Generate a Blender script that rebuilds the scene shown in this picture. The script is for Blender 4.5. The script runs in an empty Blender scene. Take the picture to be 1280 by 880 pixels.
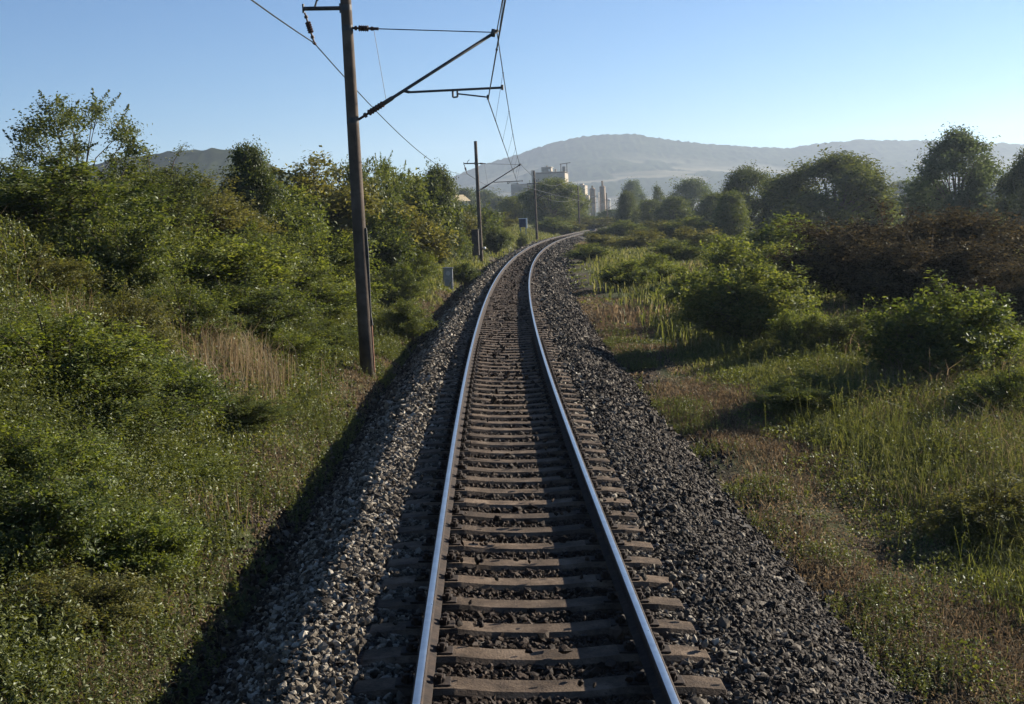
import bpy, math, random
import numpy as np

RNG = np.random.default_rng(7)
random.seed(7)
scene = bpy.context.scene
COL = scene.collection

# ---------------------------------------------------------------- camera model
F, H0, CANT, EYE = 1640.0, 270.0, 0.04, 2.82
PITCH = math.atan((440 - H0) / F)
_r0 = np.array([1, 0, 0.]); _f = np.array([0, math.cos(PITCH), -math.sin(PITCH)])
_u0 = np.array([0, math.sin(PITCH), math.cos(PITCH)])
_r = _r0 * math.cos(CANT) - _u0 * math.sin(CANT)
_u = _u0 * math.cos(CANT) + _r0 * math.sin(CANT)


def at(px, py, Y):
    """world point seen at photo pixel (px,py) at forward distance Y"""
    d = _f * F + _r * (px - 640) + _u * (440 - py)
    t = Y / d[1]
    return np.array([d[0] * t, Y, EYE + d[2] * t])


# ---------------------------------------------------------------- noise
def _hash(ix, iy, seed):
    n = (ix * 374761393 + iy * 668265263 + seed * 974634777) & 0xFFFFFFFF
    n = ((n ^ (n >> 13)) * 1274126177) & 0xFFFFFFFF
    return ((n ^ (n >> 16)) & 0xFFFF) / 65535.0


def vnoise(x, y, seed=0):
    x = np.asarray(x, float); y = np.asarray(y, float)
    ix = np.floor(x).astype(np.int64); iy = np.floor(y).astype(np.int64)
    fx = x - ix; fy = y - iy
    fx = fx * fx * (3 - 2 * fx); fy = fy * fy * (3 - 2 * fy)
    a = _hash(ix, iy, seed); b = _hash(ix + 1, iy, seed)
    c = _hash(ix, iy + 1, seed); d = _hash(ix + 1, iy + 1, seed)
    return (a * (1 - fx) + b * fx) * (1 - fy) + (c * (1 - fx) + d * fx) * fy


def fbm(x, y, seed=0, oct=4):
    s = 0; a = .5; t = 0
    for k in range(oct):
        s = s + a * vnoise(np.asarray(x) * 2 ** k, np.asarray(y) * 2 ** k, seed + k * 17); t += a; a *= .5
    return s / t


def smooth(a, b, x):
    t = np.clip((np.asarray(x, float) - a) / (b - a), 0, 1)
    return t * t * (3 - 2 * t)


# ---------------------------------------------------------------- track line and terrain
_KY = np.array([-60, -30, 0, 8, 22, 40, 53.3, 67.5, 88, 118, 150, 185, 240, 320, 420.])
_KX = np.array([2.6, 1.2, .27, .105, -.085, -.10, .05, .365, 1.09, 2.75, 5.4, 9.5, 18.2, 35, 62.])


def _spline(xk, yk):
    n = len(xk); h = np.diff(xk); A = np.eye(n); b = np.zeros(n)
    for i in range(1, n - 1):
        A[i, i - 1] = h[i - 1]; A[i, i] = 2 * (h[i - 1] + h[i]); A[i, i + 1] = h[i]
        b[i] = 6 * ((yk[i + 1] - yk[i]) / h[i] - (yk[i] - yk[i - 1]) / h[i - 1])
    return np.linalg.solve(A, b)


_KM = _spline(_KY, _KX)


def tc(Y):
    """x of the track centre line at forward distance Y"""
    Y = np.clip(np.asarray(Y, float), -60, 420)
    i = np.clip(np.searchsorted(_KY, Y) - 1, 0, len(_KY) - 2)
    h = _KY[i + 1] - _KY[i]; a = (_KY[i + 1] - Y) / h; b = 1 - a
    return a * _KX[i] + b * _KX[i + 1] + ((a ** 3 - a) * _KM[i] + (b ** 3 - b) * _KM[i + 1]) * h * h / 6


def tdir(Y):
    return math.atan(float(tc(Y + .5) - tc(Y - .5)))


def ballast_z(l):
    a = np.abs(l)
    base = np.interp(a, [0, 1.25, 1.62, 1.86, 2.6, 2.95], [-.265, -.235, -.245, -.38, -.92, -1.12])
    right = np.interp(a, [0, 1.25, 1.62, 1.9, 2.7, 3.1], [-.265, -.235, -.25, -.34, -.74, -1.0])
    return np.where(np.asarray(l) > 0, right, base) - np.clip(l, -2, 2) * CANT


_PL = np.array([-400, -60, -30, -11.6, -10.6, -4.3, -3.4, -2.75, -2.5, -1.5, 1.5, 2.4, 2.7, 3.2, 6, 14, 40, 400.])
_PZ = np.array([5.2, 4.4, 3.7, 3.15, 2.85, -.40, -.47, -.76, -1.05, -.65, -.80, -1.05, -.86, -.80, -.86, -.95, -1.3, -2.5])


def ground_z(x, y):
    x = np.asarray(x, float); y = np.asarray(y, float)
    l = x - tc(y)
    z = np.interp(l, _PL, _PZ)
    # the cutting on the left dies out with distance
    hb = np.interp(y, [-100, 100, 160, 240, 400, 2000], [1, 1, .75, .35, .1, -.3])
    zl = np.where(z > -.4, -.4 + (z + .4) * hb, z)
    z = np.where(l < -4.3, zl, z)
    off = smooth(2.7, 4.5, np.abs(l))
    z = z + off * (.30 * (fbm(x * .45, y * .45, 3, 3) - .5) + .35 * (fbm(x * .09, y * .09, 5, 2) - .5))
    return z


# ---------------------------------------------------------------- mesh helpers
def mesh_np(name, V, Fc, mats, rnd=None, smoothf=False, midx=None):
    V = np.asarray(V, np.float32).reshape(-1, 3); Fc = np.asarray(Fc, np.int32)
    me = bpy.data.meshes.new(name)
    n, k = Fc.shape
    me.vertices.add(len(V)); me.vertices.foreach_set('co', V.ravel())
    me.loops.add(n * k); me.loops.foreach_set('vertex_index', Fc.ravel())
    me.polygons.add(n)
    me.polygons.foreach_set('loop_start', np.arange(0, n * k, k, dtype=np.int32))
    me.polygons.foreach_set('loop_total', np.full(n, k, np.int32))
    me.polygons.foreach_set('use_smooth', np.full(n, bool(smoothf)))
    if midx is not None:
        me.polygons.foreach_set('material_index', np.asarray(midx, np.int32))
    if rnd is not None:
        a = me.attributes.new('rnd', 'FLOAT', 'POINT'); a.data.foreach_set('value', np.asarray(rnd, np.float32))
    for m in (mats if isinstance(mats, (list, tuple)) else [mats]):
        me.materials.append(m)
    me.update(calc_edges=True)
    return me


def link(name, data, parent=None, loc=(0, 0, 0), rz=0, label=None, cat=None, group=None, kind=None):
    o = bpy.data.objects.new(name, data); COL.objects.link(o)
    o.location = [float(v) for v in loc]; o.rotation_euler = (0, 0, rz)
    if parent is not None:
        o.parent = parent
    if label: o['label'] = label
    if cat: o['category'] = cat
    if group: o['group'] = group
    if kind: o['kind'] = kind
    return o


class MB:
    """collects quads / tris / ngons into one mesh"""
    def __init__(s): s.v = []; s.f = []

    def add(s, V, Fs):
        b = len(s.v); s.v += [tuple(map(float, p)) for p in V]; s.f += [tuple(b + i for i in f) for f in Fs]; return s

    def box(s, c, d, rz=0, taper=1.0, bev=0.0):
        x, y, z = d[0] / 2, d[1] / 2, d[2] / 2
        ca, sa = math.cos(rz), math.sin(rz)
        P = []
        if bev <= 0:
            for zz, t in ((-z, 1), (z, taper)):
                for xx, yy in ((-x, -y), (x, -y), (x, y), (-x, y)):
                    P.append((xx * t, yy * t, zz))
            Fs = [(3, 2, 1, 0), (4, 5, 6, 7)] + [(i, (i + 1) % 4, 4 + (i + 1) % 4, 4 + i) for i in range(4)]
        else:
            ring = [(-z, x - bev, y - bev), (-z + bev, x, y), (z - bev, x * taper, y * taper), (z, (x - bev) * taper, (y - bev) * taper)]
            for zz, xx, yy in ring:
                b = bev
                for sx, sy, o in ((-1, -1, 0), (-1, -1, 1), (1, -1, 1), (1, -1, 0), (1, 1, 0), (1, 1, 1), (-1, 1, 1), (-1, 1, 0)):
                    P.append((sx * (xx - (b if o else 0)), sy * (yy - (0 if o else b)), zz))
            Fs = [tuple(range(7, -1, -1)), tuple(24 + i for i in range(8))]
            for r in range(3):
                Fs += [(r * 8 + i, r * 8 + (i + 1) % 8, (r + 1) * 8 + (i + 1) % 8, (r + 1) * 8 + i) for i in range(8)]
        P = [(c[0] + p[0] * ca - p[1] * sa, c[1] + p[0] * sa + p[1] * ca, c[2] + p[2]) for p in P]
        return s.add(P, Fs)

    def tube(s, pts, rad, n=8, cap=True):
        pts = np.asarray(pts, float)
        if np.isscalar(rad): rad = [rad] * len(pts)
        T = np.gradient(pts, axis=0); T /= np.linalg.norm(T, axis=1)[:, None] + 1e-12
        ref = np.array([0, 0, 1.]) if abs(T[0][2]) < .9 else np.array([0, 1., 0])
        V = []
        for p, t, r in zip(pts, T, rad):
            a = np.cross(t, ref); a /= np.linalg.norm(a) + 1e-12; b = np.cross(t, a)
            for k in range(n):
                q = 2 * math.pi * k / n
                V.append(p + r * (a * math.cos(q) + b * math.sin(q)))
        Fs = []
        for i in range(len(pts) - 1):
            for k in range(n):
                Fs.append((i * n + k, i * n + (k + 1) % n, (i + 1) * n + (k + 1) % n, (i + 1) * n + k))
        if cap:
            Fs.append(tuple(range(n - 1, -1, -1))); Fs.append(tuple((len(pts) - 1) * n + k for k in range(n)))
        return s.add(V, Fs)

    def mesh(s, name, mat, smoothf=False):
        me = bpy.data.meshes.new(name); me.from_pydata(s.v, [], s.f)
        for m in (mat if isinstance(mat, (list, tuple)) else [mat]): me.materials.append(m)
        me.polygons.foreach_set('use_smooth', np.full(len(me.polygons), bool(smoothf)))
        me.update(); return me

    def build(s, name, mat, parent=None, smoothf=False, **k):
        return link(name, s.mesh(name, mat, smoothf), parent, **k)


def thing(name, loc, label, cat, group=None, rz=0):
    return link(name, None, None, loc, rz, label, cat, group)


def copy_tree(o, parent=None):
    c = o.copy(); COL.objects.link(c); c.parent = parent
    for ch in list(o.children):
        copy_tree(ch, c)
    return c


# ---------------------------------------------------------------- materials
def mat(name):
    m = bpy.data.materials.new(name); m.use_nodes = True
    nt = m.node_tree; nt.nodes.clear()
    out = nt.nodes.new('ShaderNodeOutputMaterial')
    return m, nt, out


def N(nt, typ, **k):
    n = nt.nodes.new(typ)
    for a, v in k.items():
        if a.startswith('i_'):
            key = a[2:]
            key = int(key) if key.isdigit() else key.replace('_', ' ')
            n.inputs[key].default_value = v
        else:
            setattr(n, a, v)
    return n


def ramp(nt, fac, stops, interp='LINEAR'):
    r = nt.nodes.new('ShaderNodeValToRGB'); r.color_ramp.interpolation = interp
    e = r.color_ramp.elements
    while len(e) < len(stops): e.new(.5)
    for el, (p, c) in zip(e, stops):
        el.position = p; el.color = (*c, 1)
    nt.links.new(fac, r.inputs[0]); return r.outputs[0]


def noise_fac(nt, scale, detail=4, obj=True, rough=.6, dist=0):
    c = nt.nodes.new('ShaderNodeTexCoord')
    n = N(nt, 'ShaderNodeTexNoise', i_Scale=scale, i_Detail=detail, i_Roughness=rough, i_Distortion=dist)
    if obj is True: nt.links.new(c.outputs['Object'], n.inputs['Vector'])
    else:
        g = nt.nodes.new('ShaderNodeNewGeometry'); nt.links.new(g.outputs['Position'], n.inputs['Vector'])
    return n.outputs[0]


def solid(name, stops, scale=3, rough=.7, metal=0, bump=0, bscale=30, spec=.3, detail=5):
    m, nt, out = mat(name)
    b = N(nt, 'ShaderNodeBsdfPrincipled', i_Roughness=rough, i_Metallic=metal)
    b.inputs['Specular IOR Level'].default_value = spec
    f = noise_fac(nt, scale, detail)
    c = ramp(nt, f, [(.3 + .4 * i / max(1, len(stops) - 1), s) for i, s in enumerate(stops)])
    nt.links.new(c, b.inputs['Base Color'])
    if bump:
        bp = N(nt, 'ShaderNodeBump', i_Strength=bump, i_Distance=.02)
        nt.links.new(noise_fac(nt, bscale, 4), bp.inputs['Height']); nt.links.new(bp.outputs[0], b.inputs['Normal'])
    nt.links.new(b.outputs[0], out.inputs[0])
    return m


def leafmat(name, dark, mid, light, trans=.48, gloss=.025, rough=.5, objvar=.25):
    """leaf colour varies from leaf to leaf (rnd attribute), from plant to plant and in slow patches"""
    m, nt, out = mat(name); L = nt.links
    at_ = N(nt, 'ShaderNodeAttribute', attribute_name='rnd')
    oi = nt.nodes.new('ShaderNodeObjectInfo')
    patch = noise_fac(nt, .9, 2, obj=False)
    a1 = N(nt, 'ShaderNodeMath', operation='MULTIPLY_ADD', i_1=.55, i_2=-.05); L.new(at_.outputs['Fac'], a1.inputs[0])
    a2 = N(nt, 'ShaderNodeMath', operation='MULTIPLY_ADD', i_1=objvar); L.new(oi.outputs['Random'], a2.inputs[0]); L.new(a1.outputs[0], a2.inputs[2])
    a3 = N(nt, 'ShaderNodeMath', operation='MULTIPLY_ADD', i_1=.5); L.new(patch, a3.inputs[0]); L.new(a2.outputs[0], a3.inputs[2])
    c = ramp(nt, a3.outputs[0], [(.1, dark), (.5, mid), (.95, light)])
    d = N(nt, 'ShaderNodeBsdfDiffuse'); L.new(c, d.inputs['Color'])
    t = N(nt, 'ShaderNodeBsdfTranslucent')
    hs = N(nt, 'ShaderNodeHueSaturation', i_Hue=.485, i_Saturation=1.15, i_Value=1.35); L.new(c, hs.inputs['Color']); L.new(hs.outputs[0], t.inputs['Color'])
    mx = N(nt, 'ShaderNodeMixShader', i_0=trans); L.new(d.outputs[0], mx.inputs[1]); L.new(t.outputs[0], mx.inputs[2])
    g = N(nt, 'ShaderNodeBsdfGlossy', i_Roughness=rough); g.inputs['Color'].default_value = (.9, .95, .9, 1)
    m2 = N(nt, 'ShaderNodeMixShader', i_0=gloss); L.new(mx.outputs[0], m2.inputs[1]); L.new(g.outputs[0], m2.inputs[2])
    L.new(m2.outputs[0], out.inputs[0])
    return m


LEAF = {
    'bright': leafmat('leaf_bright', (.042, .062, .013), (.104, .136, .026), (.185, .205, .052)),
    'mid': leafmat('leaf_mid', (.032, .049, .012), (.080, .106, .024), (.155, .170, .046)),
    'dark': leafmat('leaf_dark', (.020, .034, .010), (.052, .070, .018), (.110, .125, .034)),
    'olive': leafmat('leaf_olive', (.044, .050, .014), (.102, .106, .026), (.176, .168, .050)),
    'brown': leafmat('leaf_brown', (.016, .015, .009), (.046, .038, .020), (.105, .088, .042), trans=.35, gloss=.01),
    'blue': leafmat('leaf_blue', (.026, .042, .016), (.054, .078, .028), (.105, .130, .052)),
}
GRASS = leafmat('grass_blade', (.050, .064, .016), (.115, .130, .036), (.270, .245, .115), trans=.45, gloss=.02, objvar=0)
DRY = leafmat('dry_straw', (.058, .042, .025), (.150, .116, .068), (.360, .300, .180), trans=.35, gloss=.015, objvar=0)
WEED = leafmat('weed_leaf', (.036, .046, .012), (.094, .112, .024), (.200, .205, .062), trans=.4, gloss=.035, rough=.5, objvar=0)
BARK = solid('bark', [(.05, .038, .028), (.12, .095, .07)], 8, .9, bump=.5)
CONC = solid('mast_concrete', [(.040, .029, .021), (.080, .058, .042), (.13, .10, .075)], 2.2, .85, bump=.3, bscale=40)
STEEL = solid('dark_steel', [(.035, .037, .04), (.08, .078, .075)], 6, .55, metal=.4)
INSUL = solid('insulator_ceramic', [(.04, .02, .015), (.07, .035, .024)], 5, .6, spec=.2)
WIRE = solid('wire_copper', [(.03, .035, .035), (.06, .06, .055)], 5, .5, metal=.5)
RUST = solid('rail_rust', [(.012, .008, .0055), (.028, .018, .012), (.055, .035, .023)], 9, .85, bump=.3)
SLEEP = solid('sleeper_concrete', [(.040, .026, .018), (.085, .058, .040), (.15, .11, .078)], 7, .9, bump=.6, bscale=60)
WHITE = solid('white_paint', [(.7, .7, .68), (.82, .82, .8)], 4, .5)
NAVY = solid('navy_paint', [(.03, .035, .07), (.05, .055, .10)], 4, .5)
GREYP = solid('grey_concrete_post', [(.22, .24, .26), (.36, .38, .40)], 5, .8, bump=.3)
PALE = solid('pale_emblem', [(.45, .46, .48), (.55, .56, .58)], 9, .7)
DARKP = solid('dark_brown_paint', [(.025, .02, .017), (.06, .045, .036)], 5, .7)
RED = solid('orange_conduit', [(.20, .085, .05), (.34, .17, .10)], 6, .7)


def m_sleeper():
    m, nt, out = mat('sleeper_concrete'); L = nt.links
    b = N(nt, 'ShaderNodeBsdfPrincipled', i_Roughness=.9); b.inputs['Specular IOR Level'].default_value = .2
    c1 = ramp(nt, noise_fac(nt, 4, 8, obj=False, rough=.7), [(.32, (.026, .018, .012)), (.5, (.076, .053, .035)), (.68, (.145, .107, .074))])
    oi = nt.nodes.new('ShaderNodeObjectInfo')
    mr = N(nt, 'ShaderNodeMapRange', i_3=.95, i_4=1.5); L.new(oi.outputs['Random'], mr.inputs[0])
    hs = N(nt, 'ShaderNodeHueSaturation'); L.new(c1, hs.inputs['Color']); L.new(mr.outputs[0], hs.inputs['Value'])
    spot = ramp(nt, noise_fac(nt, 45, 3, obj=False), [(.58, (1, 1, 1)), (.70, (.45, .42, .4))])
    mx = N(nt, 'ShaderNodeMix', data_type='RGBA', blend_type='MULTIPLY', i_0=1.); L.new(hs.outputs[0], mx.inputs[6]); L.new(spot, mx.inputs[7])
    L.new(mx.outputs[2], b.inputs['Base Color'])
    bp = N(nt, 'ShaderNodeBump', i_Strength=.7, i_Distance=.015); L.new(noise_fac(nt, 50, 5, obj=False), bp.inputs['Height']); L.new(bp.outputs[0], b.inputs['Normal'])
    L.new(b.outputs[0], out.inputs[0]); return m


SLEEP = m_sleeper()


def m_polished():
    m, nt, out = mat('polished_steel'); L = nt.links
    b = N(nt, 'ShaderNodeBsdfPrincipled', i_Metallic=1.0, i_Roughness=.22)
    c = ramp(nt, noise_fac(nt, 6, 4), [(.3, (.50, .49, .47)), (.7, (.66, .65, .62))]); L.new(c, b.inputs['Base Color'])
    r = N(nt, 'ShaderNodeMapRange', i_3=.24, i_4=.36); L.new(noise_fac(nt, 14, 3), r.inputs[0]); L.new(r.outputs[0], b.inputs['Roughness'])
    L.new(b.outputs[0], out.inputs[0]); return m


def m_stone(name, c0):
    m, nt, out = mat(name); L = nt.links
    b = N(nt, 'ShaderNodeBsdfPrincipled', i_Roughness=.7); b.inputs['Specular IOR Level'].default_value = .12
    a = N(nt, 'ShaderNodeAttribute', attribute_name='rnd')
    c = ramp(nt, a.outputs['Fac'], c0)
    mx = N(nt, 'ShaderNodeMix', data_type='RGBA', blend_type='MULTIPLY', i_0=.7)
    L.new(c, mx.inputs[6]); L.new(ramp(nt, noise_fac(nt, 40, 4, obj=False), [(.3, (.6, .56, .52)), (.7, (1.1, 1.1, 1.1))]), mx.inputs[7])
    L.new(mx.outputs[2], b.inputs['Base Color'])
    bp = N(nt, 'ShaderNodeBump', i_Strength=.5, i_Distance=.01); L.new(noise_fac(nt, 90, 3, obj=False), bp.inputs['Height']); L.new(bp.outputs[0], b.inputs['Normal'])
    L.new(b.outputs[0], out.inputs[0]); return m


def m_ballast_bed():
    m, nt, out = mat('ballast_bed_gravel'); L = nt.links
    b = N(nt, 'ShaderNodeBsdfPrincipled', i_Roughness=.9)
    g = nt.nodes.new('ShaderNodeNewGeometry')
    v = N(nt, 'ShaderNodeTexVoronoi', i_Scale=16.); L.new(g.outputs['Position'], v.inputs['Vector'])
    bw = N(nt, 'ShaderNodeRGBToBW'); L.new(v.outputs['Color'], bw.inputs[0])
    c = ramp(nt, bw.outputs[0], [(.2, (.008, .006, .005)), (.6, (.022, .018, .014)), (.85, (.06, .05, .04))]); L.new(c, b.inputs['Base Color'])
    bp = N(nt, 'ShaderNodeBump', i_Strength=1., i_Distance=.04, invert=True); L.new(v.outputs['Distance'], bp.inputs['Height']); L.new(bp.outputs[0], b.inputs['Normal'])
    L.new(b.outputs[0], out.inputs[0]); return m


def m_ground():
    m, nt, out = mat('ground_soil_and_grass'); L = nt.links
    b = N(nt, 'ShaderNodeBsdfPrincipled', i_Roughness=.95); b.inputs['Specular IOR Level'].default_value = .1
    soil = ramp(nt, noise_fac(nt, 5, 8, obj=False, rough=.7), [(.3, (.022, .016, .011)), (.5, (.055, .040, .026)), (.7, (.115, .085, .052))])
    green = ramp(nt, noise_fac(nt, 3, 8, obj=False, rough=.7), [(.3, (.022, .034, .010)), (.55, (.055, .075, .022)), (.75, (.105, .115, .042))])
    straw = ramp(nt, noise_fac(nt, 2, 8, obj=False, rough=.7), [(.3, (.055, .060, .022)), (.7, (.155, .140, .065))])
    mask = N(nt, 'ShaderNodeAttribute', attribute_name='rnd')
    mx = N(nt, 'ShaderNodeMix', data_type='RGBA'); L.new(mask.outputs['Fac'], mx.inputs[0]); L.new(soil, mx.inputs[6]); L.new(green, mx.inputs[7])
    f = ramp(nt, noise_fac(nt, .06, 4, obj=False), [(.45, (0, 0, 0)), (.6, (1, 1, 1))])
    f2 = N(nt, 'ShaderNodeMath', operation='MULTIPLY'); L.new(f, f2.inputs[0]); L.new(mask.outputs['Fac'], f2.inputs[1])
    m2 = N(nt, 'ShaderNodeMix', data_type='RGBA'); L.new(f2.outputs[0], m2.inputs[0]); L.new(mx.outputs[2], m2.inputs[6]); L.new(straw, m2.inputs[7])
    L.new(m2.outputs[2], b.inputs['Base Color'])
    bp = N(nt, 'ShaderNodeBump', i_Strength=.8, i_Distance=.08); L.new(noise_fac(nt, 9, 8, obj=False, rough=.75), bp.inputs['Height']); L.new(bp.outputs[0], b.inputs['Normal'])
    L.new(b.outputs[0], out.inputs[0]); return m


def m_hill():
    m, nt, out = mat('wooded_hill'); L = nt.links
    b = N(nt, 'ShaderNodeBsdfPrincipled', i_Roughness=1.); b.inputs['Specular IOR Level'].default_value = 0
    wood = ramp(nt, noise_fac(nt, .035, 8, obj=False, rough=.75), [(.35, (.014, .020, .010)), (.65, (.050, .062, .026))])
    field = ramp(nt, noise_fac(nt, .012, 5, obj=False), [(.35, (.10, .095, .06)), (.65, (.22, .20, .14))])
    a = N(nt, 'ShaderNodeAttribute', attribute_name='rnd')
    mx = N(nt, 'ShaderNodeMix', data_type='RGBA'); L.new(a.outputs['Fac'], mx.inputs[0]); L.new(wood, mx.inputs[6]); L.new(field, mx.inputs[7])
    L.new(mx.outputs[2], b.inputs['Base Color'])
    L.new(b.outputs[0], out.inputs[0]); return m


POL, STONE, BED, GROUND, HILL = m_polished(), [m_stone('ballast_stone', [(0, (.022, .017, .012)), (.3, (.075, .061, .045)), (.6, (.22, .19, .145)), (1, (.50, .46, .38))]),
    m_stone('rust_stained_stone', [(0, (.013, .008, .005)), (.5, (.042, .027, .017)), (.85, (.105, .073, .049)), (1, (.24, .19, .135))]),
    m_stone('dark_stone', [(0, (.014, .010, .007)), (.45, (.042, .032, .023)), (.75, (.105, .086, .064)), (1, (.32, .285, .225))])], m_ballast_bed(), m_ground(), m_hill()

# ================================================================ THE SETTING
# ground sheet: columns follow the track, rows spread out to the horizon
rowsY = np.concatenate([np.arange(-30, 60, .5), np.arange(60, 130, 1.0), np.arange(130, 300, 3.), np.geomspace(300, 3150, 60)])
rowsY = np.concatenate([[-200, -100, -60], rowsY])
cl = np.concatenate([np.arange(0, 15, .3), np.geomspace(15, 1750, 60)])
cl = np.concatenate([-cl[:0:-1], cl])
YY, LL = np.meshgrid(rowsY, cl, indexing='ij')
XX = tc(YY) + LL
ZZ = ground_z(XX, YY)
nr, nc = XX.shape
idx = np.arange(nr * nc).reshape(nr, nc)
quads = np.stack([idx[:-1, :-1], idx[:-1, 1:], idx[1:, 1:], idx[1:, :-1]], -1).reshape(-1, 4)


def green_mask(l, y):
    n = fbm(l * .7 + 50, y * .35, 11, 4)
    right = smooth(3.6, 5.6, l + (n - .5) * 3.2)
    left = smooth(3.0, 4.6, -l + (n - .5) * 3.0)
    edge = smooth(.52, .66, fbm(l * 1.4, y * .8, 23, 3)) * .8
    return np.clip(np.where(l > 0, right, left) + edge, 0, 1)


me = mesh_np('ground', np.stack([XX, YY, ZZ], -1), quads, GROUND, rnd=green_mask(LL, YY).ravel(), smoothf=True)
link('ground', me, kind='structure')

# ballast bed
by = np.concatenate([np.arange(-12, 60, .5), np.arange(60, 330, 1.5)])
bl = np.array([-2.9, -2.6, -2.3, -2.05, -1.7, -1.25, -.6, 0, .6, 1.25, 1.7, 2.05, 2.3, 2.6, 2.9])
BY, BL = np.meshgrid(by, bl, indexing='ij')
BX = tc(BY) + BL
BZ = ballast_z(BL) + .03 * (fbm(BX * 3, BY * 3, 8, 2) - .5)
n1, n2 = BX.shape; ii = np.arange(n1 * n2).reshape(n1, n2)
bq = np.stack([ii[:-1, :-1], ii[:-1, 1:], ii[1:, 1:], ii[1:, :-1]], -1).reshape(-1, 4)
link('ballast_bed', mesh_np('ballast_bed', np.stack([BX, BY, BZ], -1), bq, BED, smoothf=True), kind='structure')

# ---------------------------------------------------------------- ballast stones (stuff)
SP = .606           # sleeper spacing
S0 = 5.2            # first sleeper


def make_stones(n, l0, y0, y1, size, kind):
    l = RNG.uniform(-3.4, 3.4, n) if l0 is None else l0
    y = RNG.uniform(y0, y1, n)
    # thin out at the toes and on top of the sleepers
    a = np.abs(l)
    ph = ((y - S0) / SP) % 1.0; dph = np.minimum(ph, 1 - ph) * SP
    onsl = (dph < .15) & (a < 1.24)
    onrail = np.abs(a - .753) < .085
    keep = ~(onsl & (RNG.random(n) < .982)) & ~onrail & (RNG.random(n) < np.interp(a + 1.3 * (fbm(y * .8, np.sign(l) * 9, 55, 4) - .5), [0, 2.25, 2.7, 3.3], [1, 1, .35, .02]))
    l, y = l[keep], y[keep]; m = len(l)
    s = size * RNG.lognormal(0, .27, m)
    z = np.maximum(ballast_z(l), ground_z(tc(y) + l, y) - .01) + s * .25
    a = np.abs(l); ph = ((y - S0) / SP) % 1.0; dph = np.minimum(ph, 1 - ph) * SP
    z = np.where((dph < .15) & (a < 1.24), -.165 - l * CANT + s * .2, z)
    x = tc(y) + l
    if kind == 0:
        t = (1 + 5 ** .5) / 2
        B = np.array([(-1, t, 0), (1, t, 0), (-1, -t, 0), (1, -t, 0), (0, -1, t), (0, 1, t), (0, -1, -t), (0, 1, -t), (t, 0, -1), (t, 0, 1), (-t, 0, -1), (-t, 0, 1)]) / 1.9
        Fb = np.array([(0, 11, 5), (0, 5, 1), (0, 1, 7), (0, 7, 10), (0, 10, 11), (1, 5, 9), (5, 11, 4), (11, 10, 2), (10, 7, 6), (7, 1, 8), (3, 9, 4), (3, 4, 2), (3, 2, 6), (3, 6, 8), (3, 8, 9), (4, 9, 5), (2, 4, 11), (6, 2, 10), (8, 6, 7), (9, 8, 1)])
    else:
        B = np.array([(-1, -1, -1), (1, -1, -1), (1, 1, -1), (-1, 1, -1), (-1, -1, 1), (1, -1, 1), (1, 1, 1), (-1, 1, 1)]) * .75
        Fb = np.array([(3, 2, 1, 0), (4, 5, 6, 7), (0, 1, 5, 4), (1, 2, 6, 5), (2, 3, 7, 6), (3, 0, 4, 7)])
    k = len(B)
    P = B[None] * (1 + RNG.uniform(-.38, .38, (m, k, 3)))
    P = P * (s[:, None, None] * .5) * np.stack([RNG.uniform(.9, 1.5, m), RNG.uniform(.7, 1.1, m), RNG.uniform(.45, .8, m)], -1)[:, None, :]
    # random rotation
    q = RNG.normal(size=(m, 4)); q[:, 1:3] *= .55; q /= np.linalg.norm(q, axis=1)[:, None]
    w, qx, qy, qz = q.T
    R = np.stack([1 - 2 * (qy ** 2 + qz ** 2), 2 * (qx * qy - qz * w), 2 * (qx * qz + qy * w), 2 * (qx * qy + qz * w), 1 - 2 * (qx ** 2 + qz ** 2), 2 * (qy * qz - qx * w), 2 * (qx * qz - qy * w), 2 * (qy * qz + qx * w), 1 - 2 * (qx ** 2 + qy ** 2)], -1).reshape(m, 3, 3)
    P = np.einsum('mij,mkj->mki', R, P) + np.stack([x, y, z], -1)[:, None, :]
    Fq = (np.arange(m)[:, None, None] * k + Fb[None]).reshape(-1, Fb.shape[1])
    r = np.clip(RNG.beta(1.5, 1.9, m) * np.interp(a, [0, .9, 1.5], [.62, .75, 1.]), 0, 1)
    mi = np.where(np.abs(l) < RNG.uniform(.6, 1.0, m), 1, np.where(l > RNG.uniform(.9, 1.5, m), 2, np.where(l < RNG.uniform(-2.7, -2.1, m), 2, 0)))  # darker stones on the right and at the left toe
    return P.reshape(-1, 3), Fq, np.repeat(r, k), np.repeat(mi, len(Fb))


parts = []
for n, y0, y1, sz, kd in ((58000, 6, 13, .045, 0), (42000, 13, 20, .049, 0), (56000, 20, 38, .056, 1), (40000, 38, 75, .075, 1), (22000, 75, 170, .12, 1)):
    parts.append((kd, make_stones(n, None, y0, y1, sz, kd)))


def tri2quad_merge(group):
    V = []; Fq = []; R = []; M_ = []; b = 0
    for P, Fc, r, mi in group:
        V.append(P); Fq.append(Fc + b); R.append(r); M_.append(mi); b += len(P)
    return np.concatenate(V), np.concatenate(Fq), np.concatenate(R), np.concatenate(M_)


# the three- and four-sided stones go into one object
Vt, Ft, Rt, Mt = tri2quad_merge([p for k, p in parts if k == 0])
Vq, Fq, Rq, Mq = tri2quad_merge([p for k, p in parts if k == 1])


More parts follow.
